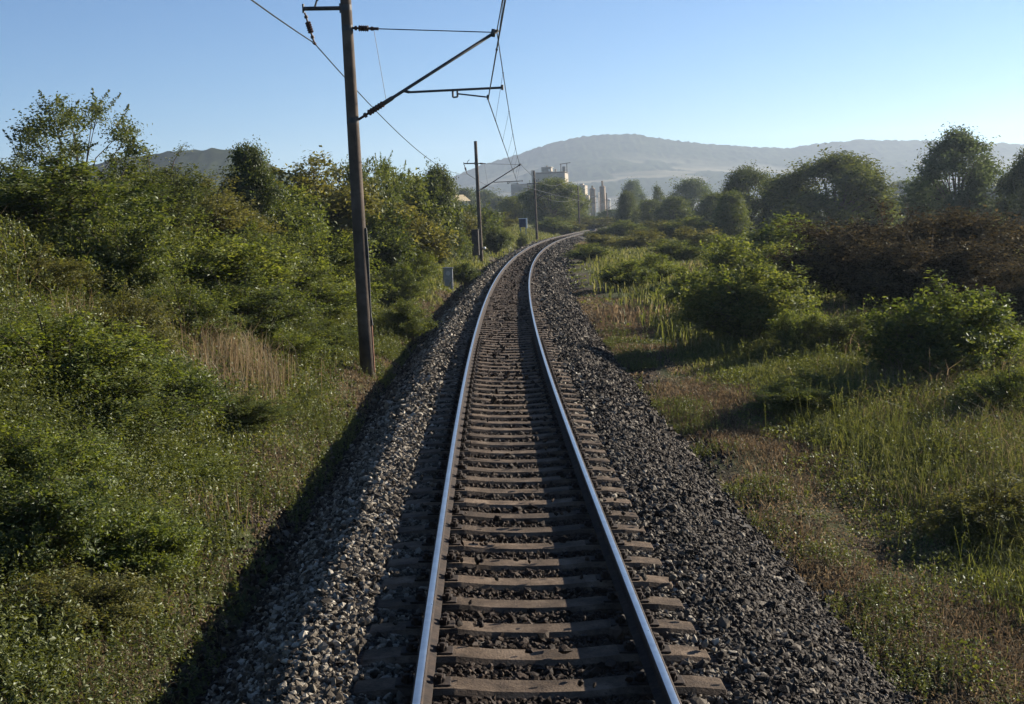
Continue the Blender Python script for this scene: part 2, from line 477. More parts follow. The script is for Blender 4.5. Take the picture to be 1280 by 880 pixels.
def mesh_mixed(name, V, F3, F4, ms, rnd, midx):
    me = bpy.data.meshes.new(name)
    me.vertices.add(len(V)); me.vertices.foreach_set('co', V.astype(np.float32).ravel())
    lv = np.concatenate([F3.ravel(), F4.ravel()]).astype(np.int32)
    me.loops.add(len(lv)); me.loops.foreach_set('vertex_index', lv)
    n3, n4 = len(F3), len(F4); me.polygons.add(n3 + n4)
    st = np.concatenate([np.arange(n3) * 3, n3 * 3 + np.arange(n4) * 4]).astype(np.int32)
    me.polygons.foreach_set('loop_start', st)
    me.polygons.foreach_set('loop_total', np.concatenate([np.full(n3, 3), np.full(n4, 4)]).astype(np.int32))
    a = me.attributes.new('rnd', 'FLOAT', 'POINT'); a.data.foreach_set('value', rnd.astype(np.float32))
    me.polygons.foreach_set('material_index', midx.astype(np.int32))
    for m in ms: me.materials.append(m)
    me.polygons.foreach_set('use_smooth', np.zeros(n3 + n4, bool))
    me.update(calc_edges=True); return me


link('ballast_stones', mesh_mixed('ballast_stones', np.concatenate([Vt, Vq]), Ft, Fq + len(Vt), STONE, np.concatenate([Rt, Rq]), np.concatenate([Mt, Mq])),
     label='grey crushed stone ballast heaped around the sleepers', cat='ballast', kind='stuff')


# ================================================================ RAILS AND SLEEPERS
def rail(side, label):
    ys = np.concatenate([np.arange(-10, 60, 1.), np.arange(60, 330, 2.)])
    prof = [(-.0625, -.172), (.0625, -.172), (.0625, -.160), (.012, -.140), (.009, -.05), (.033, -.040), (.036, -.008), (.027, -.001),
            (-.027, -.001), (-.036, -.008), (-.033, -.040), (-.009, -.05), (-.012, -.140), (-.0625, -.160)]
    def sweep(pf, closed):
        V = []; k = len(pf)
        for y in ys:
            a = tdir(y); c, s = math.cos(a), math.sin(a)
            for u, w in pf:
                l = side * .7525 + u
                V.append((float(tc(y)) + l * c, y - l * s, w - l * CANT))
        Fs = []
        for i in range(len(ys) - 1):
            for j in range(k if closed else k - 1):
                j2 = (j + 1) % k
                Fs.append((i * k + j, i * k + j2, (i + 1) * k + j2, (i + 1) * k + j))
        return np.array(V), np.array(Fs)
    V, Fs = sweep(prof, True)
    o = link('rail', mesh_np('rail', V, Fs, RUST), label=label, cat='rail')
    V, Fs = sweep([(-.024, .0002), (-.020, .0018), (0, .003), (.018, .0018), (.021, .0002)], False)
    link('running_surface', mesh_np('running_surface', V, Fs[:, ::-1], POL, smoothf=True), o)
    return o


rail(-1, 'left steel running rail with shiny blue-white head on the ballast shoulder side toward the masts')
rail(1, 'right steel running rail with shiny blue-white head on the side of the scrub field')


def sleeper_mesh():
    xs = [-1.21, -1.19, -1.0, -.55, -.30, 0, .30, .55, 1.0, 1.19, 1.21]
    zt = [-.235, -.205, -.185, -.180, -.205, -.212, -.205, -.180, -.185, -.205, -.235]
    V = []; k = 6
    for x, z in zip(xs, zt):
        for y, zz in ((-.145, -.36), (-.142, z - .03), (-.105, z), (.105, z), (.142, z - .03), (.145, -.36)):
            V.append((x, y, zz))
    Fs = []
    for i in range(len(xs) - 1):
        for j in range(k - 1):
            Fs.append((i * k + j, i * k + j + 1, (i + 1) * k + j + 1, (i + 1) * k + j))
    Fs = [f[::-1] for f in Fs]
    Fs += [tuple(range(k)), tuple((len(xs) - 1) * k + j for j in range(k - 1, -1, -1))]
    b = MB(); b.add(V, Fs); return b.mesh('sleeper', SLEEP)


def fastening_mesh():
    b = MB()
    b.box((0, 0, -.176), (.36, .15, .014), bev=.004)
    for s in (-1, 1):
        b.box((s * .105, 0, -.150), (.075, .09, .035), bev=.008)
        for t in (-1, 1):
            b.tube([(s * .11, t * .045, -.17), (s * .11, t * .045, -.105)], .014, 6)
            b.tube([(s * .11, t * .045, -.125), (s * .11, t * .045, -.108)], .024, 6)
    return b.mesh('rail_fastening', RUST)


sm, fm = sleeper_mesh(), fastening_mesh()
i = 0; y = S0
while i < 300 and y < 188:
    a = tdir(y)
    o = link('sleeper', sm, None, (float(tc(y)), y, random.uniform(-.006, .004)), -a + random.uniform(-.006, .006),
             'brown dusty concrete sleeper lying crosswise under the two rails', 'sleeper', 'concrete sleepers of the track')
    o.rotation_euler[1] = CANT
    o.scale = (1, random.uniform(.95, 1.05), 1)
    if i < 45:
        for s in (-1, 1):
            link('rail_fastening', fm, o, (s * .7525, 0, 0))
    i += 1; y += SP


# ================================================================ OVERHEAD LINE
def ribbed(b, p, q, r, n=6, neck=.4):
    """an insulator: ribbed stick from p to q"""
    p, q = np.array(p, float), np.array(q, float); pts = []; rad = []
    for k in range(n * 2 + 1):
        t = k / (n * 2); pts.append(p + (q - p) * t); rad.append(r if k % 2 else r * .72)
    b.tube(pts, rad, 10)
    return b


M1Y = 29.0
base1 = at(459.5, 460, M1Y)


def rel(px, py):
    return at(px, py, M1Y) - base1


m1 = thing('catenary_mast', base1, 'nearest and tallest brown catenary mast at left of track with full bracket', 'mast', 'catenary masts left of the track')
top = np.array([-.07, 0, 8.98])
pts = [np.array([.0, 0, -.8]) + (top - np.array([0, 0, -.8])) * t for t in np.linspace(0, 1, 7)]
MB().tube(pts, np.linspace(.165, .115, 7), 20).build('pole', CONC, m1, True)
MB().tube([top - (0, 0, .002), top + np.array([0, 0, .035]), top + np.array([0, 0, .06])], [.125, .125, .09], 16).build('pole_cap', STEEL, m1)


def px_on_pole(z):
    t = (z + .8) / (top[2] + .8); return np.array([top[0] * t, 0, z])


# bracket arm and feeder insulator on the left
arm_z = rel(431, 10)[2]
pA = px_on_pole(arm_z)
armtip = rel(379, 10); armtip[2] = arm_z + .02
b = MB(); b.tube([pA + (-.10, 0, 0), armtip], .045, 8)
b.tube([pA + (-.12, .0, -.10), pA + (-.12, 0, .10)], .03, 6)
b.tube([armtip + (.0, 0, -.09), armtip + (0, 0, .10)], .025, 6)
b.tube([armtip + np.array([.25, 0, .02]), armtip + np.array([.30, 0, .16]), armtip + np.array([.42, 0, .26])], .022, 6)
b.build('bracket_arm', STEEL, m1)
fi0 = rel(381, 16); fi1 = rel(393, 54)
b = MB(); ribbed(b, fi0 + (fi1 - fi0) * .30, fi0 + (fi1 - fi0) * .66, .070, 5)
b.tube([fi0, fi0 + (fi1 - fi0) * .3], .022, 6)
b.tube([fi0 + (fi1 - fi0) * .66, fi1], .022, 6); b.tube([fi0 + (fi1 - fi0) * .10, fi0 + (fi1 - fi0) * .17], .042, 8)
b.tube([fi0 + (fi1 - fi0) * .76, fi0 + (fi1 - fi0) * .84], .04, 8); b.tube([fi1 - (0, .10, 0), fi1 + (0, .10, 0)], .034, 8)
b.build('feeder_insulator', INSUL, m1)
# tie rod
tA, tB = rel(440, 35), rel(620, 40.5)
d = tB - tA
b = MB(); ribbed(b, tA + d * .045, tA + d * .115, .072, 5); b.tube([tA - d * .02, tA + d * .05], .028, 6)
b.tube([tA + d * .115, tA + d * .185], [.03, .036], 6); b.tube([tA + d * .018, tA + d * .034], .05, 8); b.tube([tA + d * .13, tA + d * .148], .045, 8)
b.build('tie_insulator', INSUL, m1)
MB().tube([tA + d * .18, tB], .012, 6).build('tie_rod', WIRE, m1)
# inclined strut
sA, sB = rel(446.5, 150.5), rel(621, 39)
e = sB - sA
b = MB(); ribbed(b, sA + e * .08, sA + e * .19, .075, 6); b.tube([sA - e * .02, sA + e * .09], .03, 6); b.tube([sA + e * .05, sA + e * .068], .055, 8)
b.build('strut_insulator', INSUL, m1)
b = MB(); b.tube([sA + e * .18, sA + e * .25, sA + e * .26, sB + e * .012], [.05, .05, .036, .036], 8)
b.tube([sB - e * .03 + (0, 0, -.06), sB - e * .02 + (0, 0, .08)], .05, 8)
b.build('cantilever_strut', STEEL, m1, True)
h0_ = tA + d * .15; h1_ = sA + e * .21
MB().tube([h0_, h1_], .006, 5).build('hanger_wire', WIRE, m1)
# registration arm and steady arm
rA = rel(507, 115.5); rB = rel(628, 109.5); g = rB - rA
b = MB(); b.tube([rA - (0.03, 0, -.03), rA + g * .04], .035, 6); b.tube([rA + g * .04, rB], .026, 8); b.tube([rB + (0, 0, -.05), rB + (0, 0, .06)], .03, 6)
b.build('registration_arm', STEEL, m1)
dA = rel(566, 115); dB = rel(610, 121.5); dA[2] = rA[2] + (rB[2] - rA[2]) * .5 - .06
b = MB(); b.tube([dA + (0, 0, .06), dA + (-.0, 0, -.10)], .024, 6); b.tube([dA + (.10, 0, .06), dA + (.10, 0, -.09)], .022, 6)
b.tube([dA + (0, 0, -.10), dA + (.1, 0, -.09)], .02, 6); b.tube([dA + (.08, 0, -.02), dB], .018, 6); b.tube([dB + (0, 0, .05), dB + (0, 0, -.05)], .026, 6)
b.build('steady_arm', STEEL, m1)
# clamps and the conduit on the right side of the mast
for zz in (arm_z, tA[2], sA[2]):
    q = px_on_pole(zz)
    MB().tube([q - (0, 0, .06), q + (0, 0, .06)], .150 - .005 * zz + .012, 16).build('clamp_band', STEEL, m1)
c0 = [px_on_pole(z) + np.array([.155 - .0045 * z, -.035, 0]) for z in (-.1, .5, 1.0)]
MB().tube(c0, .022, 8).build('cable_conduit', RED, m1)  # orange lower length, the dark length follows above
c1 = [px_on_pole(z) + np.array([.165 - .0045 * z + dx, -.04, 0]) for z, dx in ((.95, .01), (1.2, -.015), (1.9, 0), (2.6, .01), (3.1, 0))]
MB().tube(c1, .022, 8).build('cable_conduit', STEEL, m1)

MASTS = [(602, 331, 97., 'second catenary mast, beside the dark cabinet and the grey marker'),
         (671.5, 303.5, 166., 'third catenary mast in front of the big tree by the factory'),
         (725, 297, 233., 'fourth catenary mast, thin and far, left of the tan silos'),
         (760, 291, 300., 'farthest thin catenary mast beyond the track bend, in front of the tan silos')]
masts = [m1]
for px, py, Y, lb in MASTS:
    c = copy_tree(m1); p = at(px, py, Y); c.location = [float(v) for v in p]
    c['label'] = lb
    for ch in c.children:
        if ch.name.startswith('bracket_arm') or ch.name.startswith('feeder_insulator'): ch.location.z = -.42
        if ch.name.startswith('clamp_band') and ch.matrix_basis is not None: pass
        if ch.name.startswith('cable_conduit'): bpy.data.objects.remove(ch)
    c.rotation_euler[2] = -tdir(Y) if Y > 120 else 0
    masts.append(c)
# small white lamp on the second mast
b = MB(); q = np.array([.14, -.06, 1.22]); V = []
b.tube([q + np.array([-.04, 0, .05]), q + np.array([.1, 0, .05])], .02, 6)
b.tube([q + np.array([.13, 0, z]) for z in (-.10, -.07, 0, .07, .10)], [.03, .085, .11, .085, .03], 10)
b.build('white_insulator', WHITE, masts[1], True)


def wpt(m, v):
    """point of a mast part in world space"""
    a = m.rotation_euler[2]; c, s = math.cos(a), math.sin(a)
    return np.array(m.location) + np.array([v[0] * c - v[1] * s, v[0] * s + v[1] * c, v[2]])


def span(p, q, sag, n=24):
    t = np.linspace(0, 1, n); P = p[None] + (q - p)[None] * t[:, None]; P[:, 2] -= 4 * sag * t * (1 - t); return P


tip = sB + e * .0; con = dB + np.array([0, 0, -.05])
back_m = np.array([1.5, -36, 6.9]); back_c = np.array([1.62, -36, 5.5])
mp = [back_m] + [wpt(m, tip) for m in masts]
cp = [back_c] + [wpt(m, con) for m in masts]
fp = [np.array([-3.0, -36, 6.9])] + [wpt(m, fi1 + np.array([0, 0, 0 if i == 0 else -.42])) for i, m in enumerate(masts)]
wm = MB(); wc = MB(); wf = MB(); dr = MB()
for k in range(len(masts)):
    A = span(mp[k], mp[k + 1], .75); B = span(cp[k], cp[k + 1], .03); C = span(fp[k], fp[k + 1], .85)
    wm.tube(A, .0125 if k < 2 else .016, 5); wc.tube(B, .0125 if k < 2 else .016, 5); wf.tube(C, .014 if k < 2 else .017, 5)
    if k < 2:
        for j in range(2, 22, 3):
            dr.tube([A[j], B[j]], .0045, 4)
            dr.tube([A[j] + (0, -.05, 0), A[j] + (0, .05, 0)], .022, 5); dr.tube([B[j] + (0, -.05, 0), B[j] + (0, .05, 0)], .020, 5)
o = wm.build('messenger_wire', WIRE, label='upper messenger wire of the overhead line, running between bracket tips above the track', cat='overhead wire')
dr.build('dropper_wire', WIRE, o)
wc.build('contact_wire', WIRE, label='lower contact wire of the overhead line, held by the steady arms', cat='overhead wire')
wf.build('feeder_wire', WIRE, label='single feeder wire sagging left of the masts from insulator to insulator', cat='overhead wire')

# ================================================================ TRACKSIDE FURNITURE
p = at(560, 357.5, 64.)
mk = thing('marker_post', p, 'small grey slab-shaped marker standing left of the track before the second mast', 'marker post', rz=.18)
b = MB(); b.box((0, 0, .36), (.50, .22, 1.02), bev=.025, taper=.93); b.build('slab', GREYP, mk)
b = MB(); b.box((0, 0, .885), (.54, .26, .05), bev=.012, taper=.9); b.build('cap', GREYP, mk)
b = MB(); b.tube([(0, -.114, .62), (0, -.104, .62)], .11, 16); b.build('emblem', PALE, mk)
mk.rotation_euler = (0, .03, .18)

p = at(596, 334, 95.5)
cb = thing('trackside_cabinet', p, 'tall narrow dark cabinet on legs, just left of the second mast', 'cabinet', rz=-.1)
MB().box((-.02, 0, 1.78), (.50, .36, 1.85), bev=.02).build('body', DARKP, cb)
MB().box((-.02, -.19, 1.78), (.42, .02, 1.70), bev=.006).build('door', DARKP, cb)
for sx in (-.17, .14):
    MB().box((sx, 0, .33), (.06, .06, 1.2)).build('leg', STEEL, cb)
MB().box((-.02, 0, 2.725), (.58, .44, .04), bev=.01).build('roof', STEEL, cb)

p = at(654, 287, 150.)
eb = thing('equipment_cabinet', p, 'navy blue box with its sunlit side coloured white on the bank by the third mast', 'cabinet', rz=.0)
b = MB(); b.box((-.05, 0, .75), (.80, .6, .95), bev=.02); b.build('body', NAVY, eb)
MB().box((.415, -.02, .70), (.16, .66, 1.15), bev=.02).build('sunlit_side', WHITE, eb)  # right face of the box, its sunlight put into the white colour
MB().box((0, 0, 1.26), (1.0, .72, .06), bev=.015).build('roof', WHITE, eb)
for sx in (-.3, .3):
    MB().box((sx, 0, -.1), (.10, .4, .9)).build('leg', GREYP, eb)

# ================================================================ FACTORY, SILOS, HOUSES
FWALL = solid('factory_concrete', [(.25, .215, .165), (.35, .30, .235)], .25, .9)
FPALE = solid('factory_pale', [(.55, .53, .48), (.68, .66, .60)], .3, .8)
TAN = solid('silo_tan', [(.15, .085, .03), (.22, .13, .05)], .4, .7)
WGLASS = solid('window_dark', [(.03, .035, .04), (.06, .065, .07)], 2, .2)
FY = 700.


def fm_(px, py): return at(px, py, FY)


g0 = fm_(684, 275)
fb = thing('factory_building', g0, 'grey concrete factory block rising above the trees with rooftop cabin and vents', 'factory')


def fbox(x0, x1, y0, y1, depth, name, m, par, org, dy=0):
    a = fm_(x0, y1) - org; c = fm_(x1, y0) - org
    zlo, zhi = min(a[2], c[2]), max(a[2], c[2])
    return MB().box(((a[0] + c[0]) / 2, depth / 2 + dy, (zlo + zhi) / 2), (abs(c[0] - a[0]), depth, zhi - zlo)).build(name, m, par)


fbox(667, 706, 216, 290, 22, 'wall', FWALL, fb, g0)
fbox(640, 666.8, 229, 290, 16, 'side_wing', FWALL, fb, g0, 2)
fbox(666.4, 706.6, 214.6, 215.8, 22.6, 'parapet', FWALL, fb, g0, -.3)
fbox(676, 688, 209.4, 214.4, 9, 'roof_cabin', FWALL, fb, g0, 3)
fbox(675, 689, 208.2, 209.2, 11, 'roof_slab', FPALE, fb, g0, 2)
fbox(685, 687, 211, 214, .3, 'window', FPALE, fb, g0, 2.6)  # pale patch for a small lit spot, light put into its colour
for px, py in ((663.5, 212.5), (693, 211), (682, 206.5)):
    a = fm_(px, 216 if py > 208 else 209.3) - g0; c = fm_(px, py) - g0
    MB().tube([a + (0, 6, -.5), c + (0, 6, 0)], .55, 10).build('vent_pipe', FWALL, fb)
a = fm_(704, 215) - g0
b = MB()
for dx in (-1.6, 1.6):
    for dy in (4, 7): b.tube([(a[0] + dx, dy, a[2]), (a[0] + dx, dy, a[2] + 4.6)], .16, 6)
b.tube([(a[0], 5.5, a[2]), (a[0], 5.5, a[2] + .8), (a[0], 5.5, a[2] + 3)], [.2, .9, .9], 10)
b.tube([(a[0] - 2.2, 5.5, a[2] + 4.3), (a[0] + 3.6, 5.5, a[2] + 4.9)], .22, 6)
b.build('roof_hoist', STEEL, fb)
for r_ in range(3):
    for k in range(4):
        fbox(670 + k * 9, 673.5 + k * 9, 224 + r_ * 11, 227.5 + r_ * 11, .4, 'window', WGLASS, fb, g0, -.2)

g1 = fm_(730, 285)
tw = thing('factory_tower', g1, 'stepped grey concrete tower between the factory block and the tan silos', 'factory')
fbox(721, 731, 231.5, 290, 9, 'wall', FWALL, tw, g1)
fbox(731.1, 735.5, 244, 290, 9, 'lower_wall', FWALL, tw, g1, 1)
fbox(724, 728, 229.5, 231.3, 4, 'roof_cabin', FWALL, tw, g1, 2)
fbox(729, 731, 234, 236, .3, 'window', FPALE, tw, g1, -.2)  # pale patch like the one on the roof cabin


fb.rotation_euler[2] = -.13; tw.rotation_euler[2] = -.22


def silo(px, pw, ptop, pcap, label):
    g = fm_(px, 285)
    s = thing('silo', g, label, 'silo', 'silos of the factory')
    t = fm_(px, ptop)[2] - g[2]; r = pw / 2 / F * FY; t2 = fm_(px, pcap)[2] - g[2]
    bb = MB(); bb.tube([(0, 0, 6), (0, 0, 8.5), (0, 0, t), (0, 0, t + .5)], [.5, r, r, r * .7], 18); bb.build('tank', TAN, s, True)
    bb = MB(); bb.tube([(0, 0, t + .4), (0, 0, t2)], r * .33, 8); bb.build('filter_pipe', TAN, s)
    for k in range(4):
        q = k * math.pi / 2 + .6
        MB().tube([(r * .85 * math.cos(q), r * .85 * math.sin(q), -4), (r * .85 * math.cos(q), r * .85 * math.sin(q), 8.6)], .14, 6).build('leg', STEEL, s)
    bb = MB(); bb.tube([(0, 0, t - .3), (0, 0, t - .2)], r * 1.12, 18); bb.build('ring_platform', STEEL, s)
    return s


silo(742.0, 7, 236, 232, 'shorter tan silo on legs, left of its taller twin')
silo(754.6, 7.4, 233.5, 226, 'taller tan silo with a pipe on top, right of its twin')
g2 = fm_(748.5, 285)
pl = thing('silo_walkway', g2, 'pale steel platform and ducts joining the two tan silos', 'walkway')
fbox(736.5, 764, 258.6, 259.4, 4, 'deck', FPALE, pl, g2, 2.5)
fbox(744, 752.6, 247, 248, 1, 'duct', FPALE, pl, g2, 3)
for px in (738, 749, 751, 763):
    a = fm_(px, 249 if px != 749 else 240) - g2
    MB().tube([(a[0], 3.6, -3), (a[0], 3.6, a[2])], .25, 6).build('post', FPALE, pl)
for px, lb in ((738.3, 'small white tank left of the shorter tan silo'), (761, 'small white tank right of the taller tan silo')):
    g = fm_(px, 251.5)
    w = thing('white_tank', g + np.array([0, 2, 0]), lb, 'tank')
    bb = MB(); bb.tube([(-1.1, 0, .6), (-.9, 0, .6), (.9, 0, .6), (1.1, 0, .6)], [.4, .75, .75, .4], 12); bb.build('shell', WHITE, w, True)
    MB().box((0, 0, -9), (.8, .8, 17.5)).build('support', FPALE, w)

ROOFY = solid('house_roof_yellow', [(.45, .36, .20), (.62, .50, .30)], 1.2, .8)
HWALL = solid('house_wall', [(.50, .45, .36), (.60, .55, .45)], 1, .8)


def house(px, py, Y, w, dpt, hw, hr, rz, label, roofm, wallm):
    p = at(px, py, Y)
    h = thing('house', p, label, 'house', rz=rz)
    MB().box((0, 0, hw / 2 - 2), (w, dpt, hw + 4)).build('wall', wallm, h)
    bb = MB(); y1 = dpt / 2 + .5; x1 = w / 2 + .4
    V = [(-x1, -y1, hw), (x1, -y1, hw), (x1, y1, hw), (-x1, y1, hw), (-x1, 0, hw + hr), (x1, 0, hw + hr)]
    bb.add(V, [(0, 1, 5, 4), (2, 3, 4, 5), (0, 4, 3), (1, 2, 5), (3, 2, 1, 0)]); rf = bb.build('roof', roofm, h)
    MB().box((w * .2, .8, hw + hr + .2), (.7, .7, 1.6)).build('chimney', wallm, rf)
    for k in (-.28, .12):
        MB().box((k * w, -dpt / 2 - .01, hw * .55), (1.1, .06, 1.3)).build('window', WGLASS, h)
    return h


house(567, 262, 300., 4.6, 6, 1.8, 1.5, .5, 'small house with pale yellow roof peeping out between bushes on the bank', ROOFY, HWALL)
p = at(577, 263, 290.)
sh = thing('shed', p, 'low shed with a long white edge seen behind bushes on the bank', 'shed')
MB().box((0, 0, .1), (3.0, 4, 2.0)).build('wall', HWALL, sh); MB().box((0, 0, 1.2), (3.3, 4.4, .28), bev=.03).build('roof', WHITE, sh)


# ================================================================ HILLS (structure)
def hill(name, ridge, Yr, front, back, fields, seed, nx=420, nv=90, bump=5.):
    P = np.array([at(px, py, Yr) for px, py in ridge])
    xs = np.linspace(P[0, 0], P[-1, 0], nx); rz = np.interp(xs, P[:, 0], P[:, 2])
    kern = np.hanning(9); kern /= kern.sum()
    rz = np.convolve(np.pad(rz, 4, 'edge'), kern, 'valid')
    v = np.concatenate([np.linspace(-1, 0, nv * 2 // 3, endpoint=False), np.linspace(0, 1, nv // 3)])
    X, Vv = np.meshgrid(xs, v, indexing='xy')
    Y = Yr + np.where(Vv < 0, Vv * front, Vv * back)
    A = np.abs(Vv)
    prof = np.where(Vv < 0, (1 - A) ** 1.15 * (1 - .25 * np.sin(A * math.pi) * (1 - A)), (1 - A) ** 1.3)
    base = -6.
    big = (fbm(X / 260., Y / 260., seed, 3) - .5)
    hz = np.maximum(rz, 1.)[None, :]
    Z = base + (hz - base) * prof * (1 + .5 * big * np.sin(np.clip(A, 0, 1) * math.pi))
    fld = np.zeros_like(Z)
    if fields:
        m1_ = smooth(.49, .54, fbm(X / 130. + 9, Y / 160., seed + 5, 3)) * smooth(.12, .3, A) * (Vv < 0)
        fld = m1_ * smooth(.97, .78, prof) * smooth(-420, -150, X)
    tb = bump * (fbm(X / 6., Y / 12., seed + 2, 2) - .3) * (1 - fld) * smooth(0, .2, prof)
    Z = Z + tb
    # sides fall to the plain
    edge = np.minimum(np.arange(nx), np.arange(nx)[::-1]) / 25.; edge = np.clip(edge, 0, 1)[None, :]
    Z = base + (Z - base) * edge
    ny_, nx_ = Z.shape; I = np.arange(ny_ * nx_).reshape(ny_, nx_)
    Q = np.stack([I[:-1, :-1], I[:-1, 1:], I[1:, 1:], I[1:, :-1]], -1).reshape(-1, 4)
    return link(name, mesh_np(name, np.stack([X, Y, Z], -1), Q, HILL, rnd=fld.ravel(), smoothf=True), kind='structure')


hill('hill', [(420, 285), (470, 262), (520, 240), (560, 224), (600, 207), (640, 196), (680, 182), (720, 172), (755, 168.5), (790, 168), (830, 174), (880, 180),
              (940, 184), (985, 186), (1010, 182), (1040, 178), (1080, 175), (1130, 176), (1180, 176), (1240, 179), (1280, 181), (1340, 186), (1420, 196), (1520, 215)],
     2500., 900., 500., True, 31, nx=520)
hill('hill', [(-160, 260), (-60, 240), (40, 222), (100, 210), (140, 200), (180, 194), (220, 190), (270, 187), (295, 189), (320, 197), (345, 209), (370, 222), (410, 240), (470, 265)],
     900., 300., 260., False, 41, nx=320, nv=60, bump=2.2)


# ================================================================ VEGETATION
def leaf_quads(C, Nrm, size, rng, aspect=.55):
    """rhombic leaves at C with normals Nrm"""
    n = len(C)
    r = rng.normal(size=(n, 3)); A = np.cross(Nrm, r); A /= np.linalg.norm(A, axis=1)[:, None] + 1e-9
    B = np.cross(Nrm, A)
    s = (size * rng.uniform(.6, 1.35, n))[:, None]
    droop = Nrm * s * rng.uniform(-.18, .1, (n, 1))
    V = np.stack([C - A * s * .5 + droop, C + B * s * aspect * .5, C + A * s * .5 + droop, C - B * s * aspect * .5], 1)
    return V.reshape(-1, 3), np.arange(n * 4).reshape(n, 4), np.repeat(rng.random(n), 4)


def cat(L):
    V = []; Fc = []; R = []; b = 0
    for v, f, r in L:
        V.append(v); Fc.append(f + b); R.append(r); b += len(v)
    return np.concatenate(V), np.concatenate(Fc), np.concatenate(R)


def lobes_foliage(seed, lobes, n, leaf, shoots=0, shootlen=.2, depth=.45, rough=.22, upb=.35):
    """leaves in the outer shell of a set of ellipsoidal lobes, in clumps, with protruding shoots"""
    rng = np.random.default_rng(seed)
    lob = np.array(lobes, float)
    wgt = lob[:, 3] * lob[:, 4] + lob[:, 3] * lob[:, 5]; wgt /= wgt.sum()
    # clumps
    ncl = max(20, n // 26)
    k = rng.choice(len(lob), ncl, p=wgt)
    D = rng.normal(size=(ncl, 3)); D[:, 2] = D[:, 2] + .25; D /= np.linalg.norm(D, axis=1)[:, None]
    rr = np.clip(1 - depth * rng.random(ncl) ** 1.8 + rough * rng.normal(size=ncl) * .5, .35, 1.03)
    CC = lob[k, :3] + D * lob[k, 3:6] * rr[:, None]
    # drop clumps that lie deep inside another lobe
    inside = np.zeros(ncl, bool)
    for L in lob:
        q = ((CC - L[:3]) / L[3:6]); inside |= (np.sum(q * q, 1) < .30)
    CC = CC[~inside]; D = D[~inside]; kk = k[~inside]
    CC = CC[CC[:, 2] > .02]; D = D[:len(CC)]
    m = len(CC); per = n // max(1, m)
    csz = leaf * 2.6
    dc = D * .7 + rng.normal(size=D.shape) * .7
    C = np.repeat(CC, per, 0) + np.repeat(dc, per, 0) * (rng.uniform(-1., 1., (m * per, 1)) * leaf * 2.6) + rng.normal(size=(m * per, 3)) * leaf * 1.0
    cn = D * .9 + rng.normal(size=D.shape) * .45 + np.array([0, 0, upb])
    Nn = np.repeat(cn, per, 0) + rng.normal(size=(m * per, 3)) * .36
    Nn /= np.linalg.norm(Nn, axis=1)[:, None] + 1e-9
    keep = C[:, 2] > 0
    out = [leaf_quads(C[keep], Nn[keep], leaf, rng)]
    for s in range(shoots):
        k1 = rng.choice(len(lob), p=wgt); d = rng.normal(size=3); d[2] = abs(d[2]) + .5; d /= np.linalg.norm(d)
        p0 = lob[k1, :3] + d * lob[k1, 3:6] * .85
        dirv = d + rng.normal(size=3) * .3 + (0, 0, .5); dirv /= np.linalg.norm(dirv)
        ln = shootlen * rng.uniform(.5, 1.3); c = int(20 + ln / leaf * 6)
        t = rng.random(c)
        P = p0 + dirv * (t * ln)[:, None] + rng.normal(size=(c, 3)) * leaf * .7 * (1.1 - t)[:, None]
        Q = rng.normal(size=(c, 3)) + (0, 0, .5); Q /= np.linalg.norm(Q, axis=1)[:, None]
        out.append(leaf_quads(P, Q, leaf, rng))
    return cat(out)


